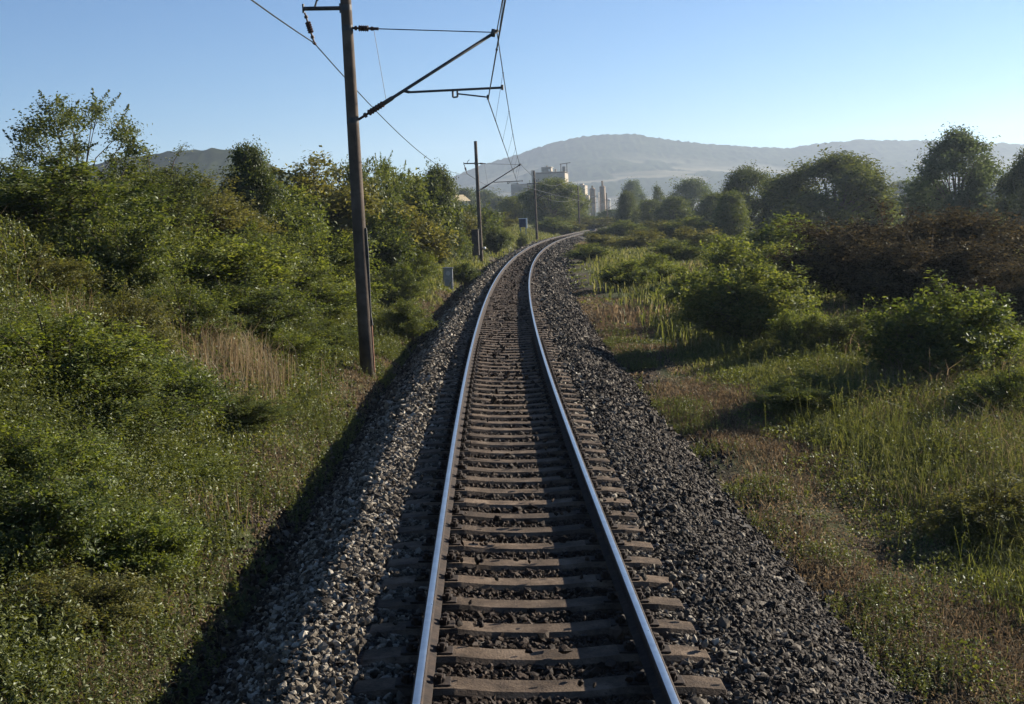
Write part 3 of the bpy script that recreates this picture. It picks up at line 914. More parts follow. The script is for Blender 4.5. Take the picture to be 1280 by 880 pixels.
def stem_bush(seed, S, ntw, m, leaf, tw=.17, lump=.45, kmin=.66):
    """a shrub grown from its base: arching stems, twigs along them, leaves along the twigs"""
    rng = np.random.default_rng(seed)
    az = rng.uniform(0, 6.283, S); th = np.arccos(1 - rng.random(S) * .93)
    k = rng.uniform(kmin, 1.0, S) ** .8 * (1 - lump * .5 + lump * vnoise(az * 1.3 + 3 * seed, th * 2.2, seed)) + (rng.random(S) < .14) * rng.uniform(.05, .22, S)
    E = np.stack([.5 * np.sin(th) * np.cos(az) * k, .5 * np.sin(th) * np.sin(az) * k, (.27 + .73 * np.cos(th) ** .85) * k], 1)
    Bs = np.stack([.07 * np.cos(az + 1), .07 * np.sin(az + 1), np.full(S, -.06)], 1) * rng.uniform(.2, 1.6, (S, 1))
    Cn = np.stack([E[:, 0] * .35, E[:, 1] * .35, E[:, 2] * .8 + .06], 1)
    def path(i, t):
        t = t[:, None]; return Bs[i] * (1 - t) ** 2 + 2 * Cn[i] * t * (1 - t) + E[i] * t * t
    I = np.repeat(np.arange(S), ntw); n = len(I)
    t = 1 - .82 * rng.random(n) ** 1.35
    p = path(I, t); tan = 2 * (1 - t)[:, None] * (Cn[I] - Bs[I]) + 2 * t[:, None] * (E[I] - Cn[I]); tan /= np.linalg.norm(tan, axis=1)[:, None] + 1e-9
    d = tan * .6 + rng.normal(size=(n, 3)) * .6 + (0, 0, .38); d /= np.linalg.norm(d, axis=1)[:, None]
    ln = tw * rng.uniform(.35, 1.25, n) * (1.15 - .45 * t)
    J = np.repeat(np.arange(n), m)
    u = rng.uniform(.1, 1, len(J))
    C = p[J] + d[J] * (ln[J] * u)[:, None] + rng.normal(size=(len(J), 3)) * leaf * 1.0
    out_ = p - np.array([0, 0, .25]); out_ /= np.linalg.norm(out_, axis=1)[:, None] + 1e-9
    bias = out_ * .55 + rng.normal(size=(n, 3)) * .65 + (0, 0, .2)
    Nn = bias[J] + rng.normal(size=(len(J), 3)) * .42; Nn /= np.linalg.norm(Nn, axis=1)[:, None] + 1e-9
    ok = C[:, 2] > 0
    V, Fc, R = leaf_quads(C[ok], Nn[ok], leaf * rng.choice([.65, .9, 1.15, 1.5], len(J))[ok], rng)
    b = MB()
    for i in range(S):
        b.tube(path(np.full(4, i), np.array([0, .35, .7, 1.])), np.array([.0075, .006, .004, .0015]), 4, cap=False)
    for q in range(0, n, 3):
        b.tube(np.stack([p[q], p[q] + d[q] * ln[q]]), [.0022, .0008], 3, cap=False)
    return (V, Fc, R), b


def bush_lobes(seed, n=9, flat=1.0):
    rng = np.random.default_rng(seed); L = [(0, 0, .42, .33, .33, .40)]
    for k in range(n):
        a = k * 2.4 + rng.uniform(-.4, .4); r = rng.uniform(.14, .34)
        z = rng.uniform(.22, .74); s = rng.uniform(.13, .24)
        r *= 1.15 - .55 * z
        L.append((r * math.cos(a), r * math.sin(a), z, s, s, s * rng.uniform(.75, 1.1)))
    return L


def wood_mesh(seed, paths):
    b = MB()
    for P, r0, r1 in paths:
        b.tube(P, np.linspace(r0, r1, len(P)), 6, cap=False)
    return b


def bush_stems(seed, n=7):
    rng = np.random.default_rng(seed); paths = []
    for k in range(n):
        a = rng.uniform(0, 6.28); r = rng.uniform(.08, .33); h = rng.uniform(.5, .85)
        P = [np.array([.03 * math.cos(a), .03 * math.sin(a), -.12]), np.array([r * .4 * math.cos(a), r * .4 * math.sin(a), h * .4]), np.array([r * math.cos(a), r * math.sin(a), h])]
        paths.append((P, .014, .004))
    return wood_mesh(seed, paths)


def tree_paths(seed, lobes, zsplit, r0):
    rng = np.random.default_rng(seed); paths = [([np.array([0, 0, -.06]), np.array([.004, .003, zsplit * .5]), np.array([.008, -.004, zsplit]), np.array([.0, .01, min(.9, zsplit + .42)])], r0, r0 * .25)]
    for L in lobes:
        e_ = np.array(L[:3]); s = np.array([0, 0, rng.uniform(zsplit * .7, zsplit * 1.25)])
        if e_[2] < s[2]: s[2] = e_[2] * .8
        mid = (s + e_) / 2 + rng.normal(size=3) * .015 + (0, 0, .02)
        paths.append(([s, mid, e_], r0 * .42, r0 * .10))
        for q in range(3):
            d_ = rng.normal(size=3) * np.array(L[3:6]) * .8
            paths.append(([mid * .3 + e_ * .7, e_ + d_ * .5, e_ + d_], r0 * .14, r0 * .04))
    return paths


PROTO = {}


def proto(key, fol, wood):
    """keep the plant with its true width and height, so that copies can be made to measure"""
    a = np.empty(len(fol.vertices) * 3, np.float32); fol.vertices.foreach_get('co', a); a = a.reshape(-1, 3)
    q = np.percentile(a, [1.5, 98.5], axis=0); wd = float((q[1] - q[0])[:2].mean()); ht = float(np.percentile(a[:, 2], 99.6))
    PROTO[key] = (fol, wood, wd, ht)


# near bushes (fine leaves), middle distance bushes, low leafy mounds
for key, sd, S, ntw, m_, lf, tw, lump, col_ in (
        ('near0', 101, 110, 26, 18, .021, .17, .45, 'mid'), ('near1', 102, 80, 26, 20, .023, .22, .6, 'mid'), ('near2', 103, 130, 24, 16, .019, .15, .5, 'mid'),
        ('bush0', 111, 70, 20, 14, .034, .19, .5, 'mid'), ('bush1', 112, 55, 20, 15, .036, .24, .6, 'mid'), ('bush2', 113, 80, 18, 13, .034, .17, .4, 'mid'),
        ('bush3', 114, 60, 20, 14, .034, .21, .55, 'mid'),
        ('mound0', 121, 120, 22, 16, .020, .16, .5, 'bright'), ('mound1', 122, 100, 22, 16, .022, .18, .6, 'bright'),
        ('leafy0', 141, 130, 26, 13, .027, .16, .38, 'bright'), ('leafy1', 142, 100, 26, 14, .024, .22, .55, 'bright'),
        ('thick0', 131, 170, 30, 15, .018, .18, .35, 'brown'), ('thick1', 132, 150, 32, 15, .018, .20, .45, 'brown')):
    (V, Fc, R), wd_ = stem_bush(sd, S, ntw, m_, lf, tw, lump)
    proto(key, mesh_np('bush_foliage', V, Fc, LEAF[col_], rnd=R), wd_.mesh('bush_stems', BARK))


def tree_lobes(seed, n, prof, s0, s1):
    """leafy masses on the hull of a crown: prof lists (height, half width)"""
    rng = np.random.default_rng(seed); zz = [p_[0] for p_ in prof]; rr = [p_[1] for p_ in prof]
    L = []
    for k in range(n):
        z = zz[0] + (zz[-1] - zz[0]) * (k + rng.random()) / n
        R_ = np.interp(z, zz, rr); a = k * 2.399 + rng.uniform(-.5, .5)
        s = rng.uniform(s0, s1); q = max(0, R_ - s * .6) * rng.uniform(.62, 1.10)
        L.append((q * math.cos(a), q * math.sin(a), z, s * rng.uniform(.85, 1.2), s * rng.uniform(.85, 1.2), s * rng.uniform(.6, .9)))
    return L


# trees are 1 unit high
TREES = {
    'round': (tree_lobes(201, 30, [(.10, .36), (.25, .47), (.5, .50), (.72, .42), (.86, .24), (.93, .1)], .085, .15), 40000, .027, 50, .05, .2, .022),
    'open': (tree_lobes(202, 34, [(.12, .26), (.3, .40), (.5, .46), (.68, .36), (.84, .26), (.95, .08)], .055, .11), 32000, .027, 70, .06, .24, .020),
    'tall': (tree_lobes(203, 34, [(.08, .18), (.3, .28), (.55, .30), (.8, .20), (.94, .06)], .07, .13), 28000, .027, 50, .06, .2, .022),
    'slim': (tree_lobes(204, 18, [(.08, .10), (.4, .16), (.7, .13), (.95, .04)], .05, .09), 8000, .022, 30, .06, .2, .02),
    'young': (tree_lobes(205, 26, [(.2, .34), (.5, .46), (.75, .46), (.93, .2)], .05, .10), 15000, .019, 130, .16, .22, .014),
    'hazy': (tree_lobes(206, 22, [(.06, .34), (.3, .44), (.6, .40), (.82, .24), (.93, .08)], .09, .16), 20000, .036, 30, .06, .2, .022),
}
for k, (lb, n, lf, sh_, sl, zs, r0) in TREES.items():
    V, Fc, R = lobes_foliage(300 + len(k), lb, n, lf, sh_ // 2 if k in ('young', 'slim') else 0, sl, depth=.34, rough=.10)
    proto(k, mesh_np('tree_crown', V, Fc, LEAF['dark'], rnd=R), wood_mesh(1, tree_paths(400 + len(k), lb, zs, r0)).mesh('tree_trunk', BARK))


def plant(name, key, px, ptop, Y, wpx, colour, label, cat_, group=None, sink=.05, depthf=1.0, hmin=.5):
    """stand a plant so that its top is seen at (px,ptop) and it is wpx photo pixels wide; its foot is on the ground"""
    p = at(px, ptop, Y); z0 = float(ground_z(p[0], Y))
    h = max(hmin, p[2] - z0); w = wpx / F * Y
    wd, ht = PROTO[key][2:]
    t = thing(name, (p[0], Y, z0 - sink), label, cat_, group, rz=random.uniform(0, 6.28))
    t.scale = (w / wd, w / wd * depthf, (h + sink) / ht)
    isT = key in TREES
    fo = link('crown' if isT else 'foliage', PROTO[key][0], t)
    if colour:
        fo.material_slots[0].link = 'OBJECT'; fo.material_slots[0].material = LEAF[colour]
    link('trunk' if isT else 'stem', PROTO[key][1], t)
    return t


B, T_ = 'bush', 'tree'
LB = 'bushes and small trees on the left bank'
# ---- left bank, near to far
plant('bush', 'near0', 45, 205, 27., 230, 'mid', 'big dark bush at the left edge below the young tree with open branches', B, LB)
plant('tree', 'young', 92, 120, 33., 165, 'dark', 'young tree with open leafy branches against the sky, at upper left', T_, LB)
plant('bush', 'near1', 135, 252, 25., 140, 'mid', 'sunlit rounded bush on the bank, in front of the big dark bush', B, LB)
plant('bush', 'mound0', 60, 385, 17., 250, 'bright', 'wide bright leafy bush low on the bank at the left edge', B, LB)
plant('bush', 'mound1', 195, 425, 18.5, 130, 'mid', 'glossy dark-leaved bush on the bank, right of the wide bright leafy one', B, LB)
plant('bush', 'mound1', 40, 520, 13.5, 170, 'bright', 'lowest leafy bush at the left edge near the bottom of the bank', B, LB, hmin=.7)
plant('bush', 'near2', 195, 188, 41., 130, 'dark', 'dark broad bush with a knobbly top, right of the young open tree', B, LB)
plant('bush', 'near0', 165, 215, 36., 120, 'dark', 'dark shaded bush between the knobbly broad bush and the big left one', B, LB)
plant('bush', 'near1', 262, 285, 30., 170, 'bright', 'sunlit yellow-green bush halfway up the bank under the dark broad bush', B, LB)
plant('bush', 'near2', 250, 228, 39., 150, 'olive', 'olive bush in the middle of the bank behind the yellow-green one', B, LB)
plant('tree', 'tall', 308, 182, 46., 66, 'dark', 'upright slender leafy tree in front of the left hill', T_, LB)
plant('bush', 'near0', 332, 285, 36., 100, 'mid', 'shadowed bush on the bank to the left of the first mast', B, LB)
plant('bush', 'bush1', 350, 235, 48., 100, 'mid', 'green bush below the slender tree, under the right end of the left hill', B, LB)
plant('bush', 'bush0', 392, 198, 56., 120, 'olive', 'tall feathery olive bush against the sky, just left of the first mast', B, LB)
plant('bush', 'near1', 395, 275, 42., 110, 'bright', 'bush with bright upright shoots, touching the left side of the first mast', B, LB)
plant('bush', 'bush2', 440, 205, 61., 70, 'dark', 'dark bush directly behind the upper part of the first mast', B, LB)
plant('tree', 'young', 470, 196, 63., 75, 'mid', 'thin twiggy young tree showing sky through it, right of the first mast', T_, LB)
plant('bush', 'bush3', 502, 208, 70., 95, 'dark', 'tall dark bush at the ridge, midway between the first mast and the round dark tree', B, LB)
plant('tree', 'round', 543, 210, 84., 62, 'dark', 'round dark tree where the feeder wire dips, at the right end of the ridge', T_, LB)
plant('bush', 'bush1', 500, 250, 62., 110, 'olive', 'olive bush on the bank below the tall dark ridge bush', B, LB)
plant('bush', 'bush0', 465, 265, 54., 90, 'dark', 'shaded bush on the bank at the right side of the first mast', B, LB)
plant('bush', 'near2', 290, 335, 27., 150, 'mid', 'low green bush on the bank above the tan dry grass', B, LB)
plant('bush', 'mound0', 385, 338, 36., 130, 'bright', 'low leafy bush left of the first mast at half its height', B, LB)
plant('bush', 'mound1', 492, 332, 47., 70, 'mid', 'low leafy thicket right of the first mast above the ballast', B, LB)
plant('bush', 'mound0', 512, 306, 60., 62, 'bright', 'low bright thicket on the bank above the grey marker', B, LB)
plant('bush', 'bush2', 579, 329, 70., 30, 'dark', 'small dark bush beside the grey marker', B, LB)
plant('bush', 'bush0', 545, 282, 80., 34, 'dark', 'dark bush on the open slope under the round dark tree', B, LB)
plant('bush', 'bush3', 572, 286, 92., 30, 'dark', 'dark bush on the slope at the upper left of the dark cabinet', B, LB)
plant('bush', 'bush1', 562, 252, 110., 60, 'olive', 'olive bush in front of the yellow-roofed house', B, LB)
plant('bush', 'bush2', 590, 256, 118., 60, 'mid', 'green bush on the bank just below the white-edged shed', B, LB)
plant('bush', 'bush0', 618, 281, 112., 28, 'dark', 'dark bush right behind the second mast', B, LB)
plant('bush', 'bush3', 618, 266, 165., 50, 'olive', 'olive bush on the bank between the second mast and the navy box', B, LB)
plant('bush', 'bush1', 632, 284, 130., 20, 'mid', 'small bush on the grassy bank, left of the navy box', B, LB)
plant('bush', 'bush2', 653, 291, 135., 12, 'dark', 'small dark bush below the navy box', B, LB)
plant('bush', 'bush2', 690, 272, 200., 44, 'mid', 'bush at the foot of the big factory tree, right of the third mast', B, LB)
plant('bush', 'bush0', 706, 276, 205., 40, 'olive', 'pale bush on the bank between third and fourth masts', B, LB)
plant('bush', 'bush3', 740, 272, 250., 50, 'olive', 'pale olive bush right of the fourth mast under the silos', B, LB)
plant('bush', 'bush1', 722, 268, 270., 46, 'mid', 'green bush behind the fourth mast, under the factory tower', B, LB)
LW = 'low shrubs of the near left bank'
plant('bush', 'mound1', 120, 470, 16.5, 190, 'mid', 'leafy shrub in the middle of the near bank, between the two wide leafy ones', B, LW, hmin=.8)
plant('bush', 'near1', 30, 318, 22.5, 120, 'olive', 'olive shrub at the left edge beside the tall tan reeds', B, LW, hmin=.8)
plant('bush', 'mound0', 150, 365, 21., 120, 'olive', 'pale shrub on the bank below the sunlit rounded bush', B, LW, hmin=.7)
plant('bush', 'mound0', 225, 350, 24., 120, 'mid', 'leafy shrub left of the tan dry grass clump', B, LW, hmin=.8)
plant('bush', 'mound1', 340, 405, 27., 110, 'bright', 'bright shrub between the tan dry grass and the first mast', B, LW, hmin=.7)
plant('bush', 'mound0', 300, 520, 20.5, 120, 'mid', 'low shrub below the tan dry grass clump', B, LW, hmin=.55)
plant('bush', 'mound1', 225, 560, 16.5, 120, 'bright', 'low bright shrub on the slope left of the dark ballast edge', B, LW, hmin=.5)
plant('bush', 'mound0', 110, 610, 13., 170, 'mid', 'lowest mid-green shrub above the bottom left corner', B, LW, hmin=.55)
plant('bush', 'mound1', 405, 400, 32., 80, 'mid', 'shrub directly left of the foot of the first mast', B, LW, hmin=.6)
plant('bush', 'mound1', 505, 375, 38., 60, 'mid', 'shrub right of the foot of the first mast', B, LW, hmin=.5)
plant('bush', 'leafy1', 25, 590, 11.8, 190, 'mid', 'tall large-leaved shrub cut off by the left edge, nearest the bottom', B, LW, hmin=.9)
plant('bush', 'leafy0', 165, 640, 12.2, 130, 'bright', 'small bright large-leaved shrub nearest the dark ballast edge at lower left', B, LW, hmin=.5)
plant('bush', 'leafy1', 95, 735, 10.6, 150, 'olive', 'lowest olive shrub in the bottom left corner', B, LW, hmin=.5)
TF = 'trees around the factory'
plant('tree', 'round', 688, 224, 245., 70, 'mid', 'big rounded tree in front of the factory block', T_, TF)
plant('tree', 'hazy', 664, 240, 260., 50, 'dark', 'dark tree hiding the lower left wing of the factory', T_, TF)
plant('tree', 'hazy', 641, 246, 250., 46, 'mid', 'green tree between the second mast and the factory wing', T_, TF)
plant('tree', 'tall', 715, 232, 270., 34, 'mid', 'narrower tree at the right shoulder of the big factory tree', T_, TF)
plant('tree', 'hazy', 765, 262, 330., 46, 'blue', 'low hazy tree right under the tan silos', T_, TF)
plant('tree', 'hazy', 580, 236, 420., 48, 'dark', 'dark wooded clump behind the yellow-roofed house, left end', T_, TF)
plant('tree', 'hazy', 604, 238, 440., 50, 'dark', 'dark wooded clump directly behind the second mast', T_, TF)
plant('tree', 'hazy', 624, 246, 430., 46, 'dark', 'lower dark wooded clump sloping down right of the second mast', T_, TF)
# ---- right side trees
TR = 'trees beyond the scrub field on the right'
plant('tree', 'open', 1197, 164, 118., 122, 'blue', 'tall airy tree with layered branches standing above the brown thicket', T_, TR)
plant('tree', 'round', 1042, 194, 140., 142, 'dark', 'broad round dark tree, the widest one left of the tall airy tree', T_, TR)
plant('tree', 'round', 936, 210, 168., 76, 'dark', 'compact dark tree left of the broad round one', T_, TR)
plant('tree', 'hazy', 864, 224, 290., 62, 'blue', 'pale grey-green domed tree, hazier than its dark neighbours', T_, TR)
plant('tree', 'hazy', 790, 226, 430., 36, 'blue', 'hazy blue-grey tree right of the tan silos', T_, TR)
plant('tree', 'tall', 783, 240, 225., 26, 'dark', 'dark tree standing in front of the hazy blue-grey one', T_, TR)
plant('tree', 'slim', 822, 232, 240., 16, 'dark', 'slim dark columnar tree poking above its neighbours', T_, TR)
plant('tree', 'hazy', 812, 250, 230., 50, 'dark', 'low dark tree at the foot of the slim columnar one', T_, TR)
plant('tree', 'hazy', 842, 246, 215., 54, 'dark', 'low dark tree left of the pale domed tree', T_, TR)
plant('tree', 'hazy', 893, 242, 205., 56, 'dark', 'dark tree filling the gap right of the pale domed tree', T_, TR)
plant('tree', 'tall', 915, 240, 150., 40, 'mid', 'sunlit greener small tree at the left foot of the compact dark tree', T_, TR)
plant('tree', 'hazy', 985, 240, 165., 70, 'dark', 'low dark tree joining the compact and the broad round tree', T_, TR)
plant('tree', 'round', 1300, 182, 112., 80, 'dark', 'dark tree cut off by the right edge of the view', T_, TR)
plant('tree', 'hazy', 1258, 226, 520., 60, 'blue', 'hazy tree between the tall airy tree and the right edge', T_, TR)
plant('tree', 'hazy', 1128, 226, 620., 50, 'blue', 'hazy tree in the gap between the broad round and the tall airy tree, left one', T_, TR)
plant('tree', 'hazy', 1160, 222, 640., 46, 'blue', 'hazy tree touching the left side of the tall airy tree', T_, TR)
plant('tree', 'hazy', 1100, 250, 260., 40, 'dark', 'low tree at the right foot of the broad round tree', T_, TR)
plant('tree', 'hazy', 1072, 246, 190., 60, 'dark', 'low dark tree behind the lower right half of the broad round tree', T_, TR)
plant('tree', 'hazy', 1140, 252, 230., 56, 'dark', 'low dark tree behind the wooden post above the brown thicket', T_, TR)
plant('tree', 'hazy', 1215, 244, 200., 70, 'dark', 'low dark tree behind the foot of the tall airy tree', T_, TR)
# ---- right side bushes
BR = 'bushes of the scrub field on the right'
plant('bush', 'thick0', 1105, 268, 43., 200, 'brown', 'big reddish-brown bush, left half of the brown thicket', B, BR)
plant('bush', 'thick1', 1235, 266, 41., 210, 'brown', 'big reddish-brown bush, right half of the brown thicket', B, BR)
plant('bush', 'thick0', 1165, 292, 38., 180, 'brown', 'brown bush in front of the two big brown ones, at their middle', B, BR)
plant('bush', 'thick1', 1300, 330, 34., 150, 'brown', 'dark brown bush at the right edge of the view', B, BR)
plant('bush', 'leafy0', 937, 330, 33., 142, 'mid', 'leafy green bush casting a dark shadow toward the track', B, BR)
plant('bush', 'leafy1', 998, 388, 30., 60, 'mid', 'small bush at the right foot of the leafy one with the dark shadow', B, BR)
plant('bush', 'leafy0', 1180, 362, 24., 165, 'mid', 'leafy bush with upright shoots in front of the brown thicket', B, BR)
plant('bush', 'near0', 1060, 392, 30., 90, 'dark', 'dark low bush in the shade between the two leafy bushes', B, BR)
plant('bush', 'bush1', 985, 272, 62., 120, 'mid', 'bright-topped bush left of the brown thicket', B, BR)
plant('bush', 'bush0', 915, 296, 58., 70, 'bright', 'light green bush behind the leafy one with the dark shadow', B, BR)
plant('bush', 'bush3', 1000, 300, 50., 90, 'mid', 'green bush at the left end of the brown thicket', B, BR)
plant('bush', 'bush2', 782, 327, 60., 62, 'mid', 'round green bush standing alone beside the far track', B, BR)
plant('bush', 'bush0', 846, 300, 84., 70, 'mid', 'dark-centred bush in the middle of the scrub field', B, BR)
plant('bush', 'bush1', 880, 284, 100., 60, 'olive', 'olive bush in front of the pale domed tree', B, BR)
plant('bush', 'bush3', 905, 294, 88., 60, 'mid', 'bush between the dark-centred bush and the light green one', B, BR)
plant('bush', 'bush2', 735, 305, 96., 50, 'mid', 'low bush nearest the inside of the track bend', B, BR)
plant('bush', 'bush1', 755, 292, 130., 40, 'olive', 'low olive bush behind the one at the inside of the bend', B, BR)
plant('bush', 'bush0', 800, 288, 120., 60, 'olive', 'low olive bush behind the round lone bush', B, BR)
plant('bush', 'bush3', 825, 276, 150., 50, 'olive', 'pale bush under the slim columnar tree', B, BR)
plant('bush', 'bush2', 860, 272, 150., 60, 'mid', 'bush under the pale domed tree', B, BR)
plant('bush', 'bush0', 750, 285, 180., 34, 'dark', 'small dark bush where the rails disappear', B, BR)
plant('bush', 'bush1', 780, 276, 180., 50, 'mid', 'bush below the dark tree right of the farthest mast', B, BR)
plant('bush', 'bush2', 820, 318, 66., 50, 'bright', 'low bright bush right of the round lone bush', B, BR)
plant('bush', 'bush3', 860, 335, 48., 60, 'bright', 'low pale bush left of the leafy one with the dark shadow', B, BR)
plant('bush', 'near2', 1255, 440, 20., 130, 'mid', 'leafy shrub at the right edge below the brown thicket', B, BR, hmin=.8)
plant('bush', 'mound1', 1010, 470, 22., 130, 'mid', 'low shrub in the tall grass in front of the dark low bush', B, BR, hmin=.6)
plant('bush', 'mound0', 1240, 600, 14., 150, 'olive', 'low olive shrub at the lower right edge among the tall grass', B, BR, hmin=.5)
p = at(1132, 262, 165.)
MB().tube([p + np.array([0, 0, -3]), p + np.array([0, 0, 0]), p + np.array([-.05, 0, 1.6])], [.14, .12, .10], 8).build('wooden_post', BARK, label='dark wooden post above the brown thicket, left of the tall airy tree', cat='post')


# ---------------------------------------------------------------- grass and ground cover (stuff)
def blades(x, y, h, w, lean=.35, seed=1, rlo=0., rhi=1.):
    rng = np.random.default_rng(seed); n = len(x)
    z = ground_z(x, y) - .02
    a = rng.uniform(0, 6.283, n); ln = lean * rng.uniform(.2, 1.6, n) * h
    dx, dy = np.cos(a) * ln, np.sin(a) * ln
    f = rng.uniform(0, 6.283, n); wx, wy = np.cos(f) * w * .5, np.sin(f) * w * .5
    o = np.zeros(n)
    def P(t, lt, ww): return [np.stack([x + dx * lt - wx * ww, y + dy * lt - wy * ww, z + h * t], -1), np.stack([x + dx * lt + wx * ww, y + dy * lt + wy * ww, z + h * t], -1)]
    dp = (rng.uniform(.0, .55, n) * min(1, lean * 1.3))
    V = np.stack(P(0, 0, 1) + P(.70 - .1 * dp, .30, .85) + P(1 - dp, 1, .12), 1)
    b = np.arange(n)[:, None] * 6
    Fc = np.concatenate([b + np.array([0, 1, 3, 2]), b + np.array([2, 3, 5, 4])], 1).reshape(-1, 4)
    return V.reshape(-1, 3), Fc, np.repeat(rng.uniform(rlo, rhi, n), 6)


def scatter(n, l0, l1, y0, y1, dens, seed, tuft=7, spread=.12, ypow=1.0):
    """tufts of roots: dens(l,y) in 0..1"""
    rng = np.random.default_rng(seed); m = n // tuft
    l = rng.uniform(l0, l1, m * 3); y = y0 + (y1 - y0) * rng.random(m * 3) ** ypow
    k = rng.random(m * 3) < dens(l, y); l, y = l[k][:m], y[k][:m]
    s = spread * (1 + y / 40.)
    l = np.repeat(l, tuft) + rng.normal(size=len(l) * tuft) * np.repeat(s, tuft)
    y = np.repeat(y, tuft) + rng.normal(size=len(y) * tuft) * np.repeat(s, tuft)
    ok = np.abs(l) > 2.2
    return l[ok], y[ok]


def cover(n, l0, l1, y0, y1, dens, seed, hfun, leaf, ypow=1.0):
    rng = np.random.default_rng(seed)
    l = rng.uniform(l0, l1, n * 3); y = y0 + (y1 - y0) * rng.random(n * 3) ** ypow
    k = rng.random(n * 3) < dens(l, y); l, y = l[k][:n], y[k][:n]
    x = tc(y) + l; h = hfun(l, y)
    z = ground_z(x, y) + h * (1 - .75 * rng.random(len(l)) ** 2.2)
    Nn = rng.normal(size=(len(l), 3)) * .7 + (.15, -.1, .8); Nn /= np.linalg.norm(Nn, axis=1)[:, None]
    return leaf_quads(np.stack([x, y, z], -1), Nn, leaf * (.75 + y / 38.), rng, .6)


out_g = []
# right: tall meadow grass, near
d_right = lambda l, y: smooth(4.2, 6.0, l + 1.6 * (fbm(l * .5, y * .3, 61) - .5) * 2) * (.35 + .65 * smooth(.35, .6, fbm(l * .8, y * .5, 62)))
l, y = scatter(230000, 4, 17, 9, 34, d_right, 1, tuft=10, ypow=1.25)
hh = np.interp(l, [4, 6, 9], [.18, .46, .70]) * RNG.uniform(.5, 1.25, len(l)) * (.6 + .8 * fbm(l * .6, y * .6, 64))
out_g.append(blades(tc(y) + l, y, hh, .005 + y * .0004, .75, 11, 0, .8))
# right: farther grass, coarser
d_far = lambda l, y: smooth(3.6, 5.5, l + 2 * (fbm(l * .4, y * .2, 65) - .5)) * (.3 + .7 * smooth(.35, .65, fbm(l * .3, y * .2, 66)))
l, y = scatter(60000, 3.4, 34, 30, 170, d_far, 2, tuft=8, ypow=1.3)
out_g.append(blades(tc(y) + l, y, RNG.uniform(.25, .75, len(l)), .022 + y * .00045, .4, 12))
# left: grass on the bank
d_left = lambda l, y: smooth(3.2, 4.2, -l + 1.2 * (fbm(l * .6, y * .4, 71) - .5) * 2) * (.2 + .8 * smooth(.4, .62, fbm(l * .5, y * .4, 72)))
l, y = scatter(70000, -13, -2.9, 8, 45, d_left, 3, tuft=8, ypow=1.2)
hh = np.interp(-l, [3, 4.5, 7], [.10, .26, .50]) * RNG.uniform(.5, 1.3, len(l))
out_g.append(blades(tc(y) + l, y, hh, .005 + y * .0004, .6, 13))
l, y = scatter(60000, -16, -3.0, 42, 200, d_left, 4, tuft=8, ypow=1.3)
out_g.append(blades(tc(y) + l, y, RNG.uniform(.2, .55, len(l)), .022 + y * .00045, .45, 14))
# seed heads
def seed_heads(x, y, h, seed):
    rng = np.random.default_rng(seed); n = len(x)
    z = ground_z(x, y); a = rng.uniform(0, 6.28, n); ln = rng.uniform(.08, .35, n) * h
    w_ = .003 + y * .00012; o = np.zeros(n)
    V = np.stack([np.stack([x - w_ / 2, y, z], -1), np.stack([x + w_ / 2, y, z], -1), np.stack([x + np.cos(a) * ln + w_ / 2, y + np.sin(a) * ln, z + h], -1), np.stack([x + np.cos(a) * ln - w_ / 2, y + np.sin(a) * ln, z + h], -1)], 1).reshape(-1, 3)
    st = (V, np.arange(n * 4).reshape(n, 4), np.repeat(rng.uniform(.25, .7, n), 4))
    J = np.repeat(np.arange(n), 7); t = rng.uniform(.80, 1.06, len(J))
    C = np.stack([x[J] + np.cos(a[J]) * ln[J] * t, y[J] + np.sin(a[J]) * ln[J] * t, z[J] + h[J] * t], -1) + rng.normal(size=(len(J), 3)) * .014
    Nn = rng.normal(size=(len(J), 3)); Nn[:, 2] *= .4; Nn /= np.linalg.norm(Nn, axis=1)[:, None]
    hd = leaf_quads(C, Nn, (.014 + y[J] * .0004), rng, .45)
    return cat([st, (hd[0], hd[1], .35 + .6 * hd[2])])


dsh = lambda l, y: np.where(l > 0, smooth(5., 6.5, l), .35 * smooth(4.6, 6, -l)) * smooth(.40, .60, fbm(l * .6 + 4, y * .4, 104))
l, y = scatter(4200, -12, 16, 9, 42, dsh, 33, tuft=3, spread=.25, ypow=1.2)
out_g.append(seed_heads(tc(y) + l, y, np.interp(np.abs(l), [5, 8], [.35, .62]) * RNG.uniform(.6, 1.25, len(l)), 51))
# tall pale grass near the right edge
dn = lambda l, y: smooth(4.0, 5.2, l + (fbm(l * .7, y * .5, 121) - .5) * 2.5) * (.25 + .75 * smooth(.38, .55, fbm(l * 1.1, y * .8, 122)))
l, y = scatter(16000, 3.6, 10, 9, 22, dn, 36, tuft=9, spread=.14)
out_g.append(blades(tc(y) + l, y, np.interp(l, [3.6, 5, 7], [.2, .5, .8]) * RNG.uniform(.35, 1.15, len(l)), .004 + y * .0003, 1.0, 18, 0., .95))
l, y = scatter(1200, 4.6, 10, 9.5, 24, dn, 37, tuft=2, spread=.25)
out_g.append(seed_heads(tc(y) + l, y, RNG.uniform(.35, .8, len(l)), 52))
V, Fc, R = cat(out_g)
link('tall_grass', mesh_np('tall_grass', V, Fc, GRASS, rnd=R), label='green meadow grass on the bank and in the scrub field', cat='grass', kind='stuff')

out_d = []
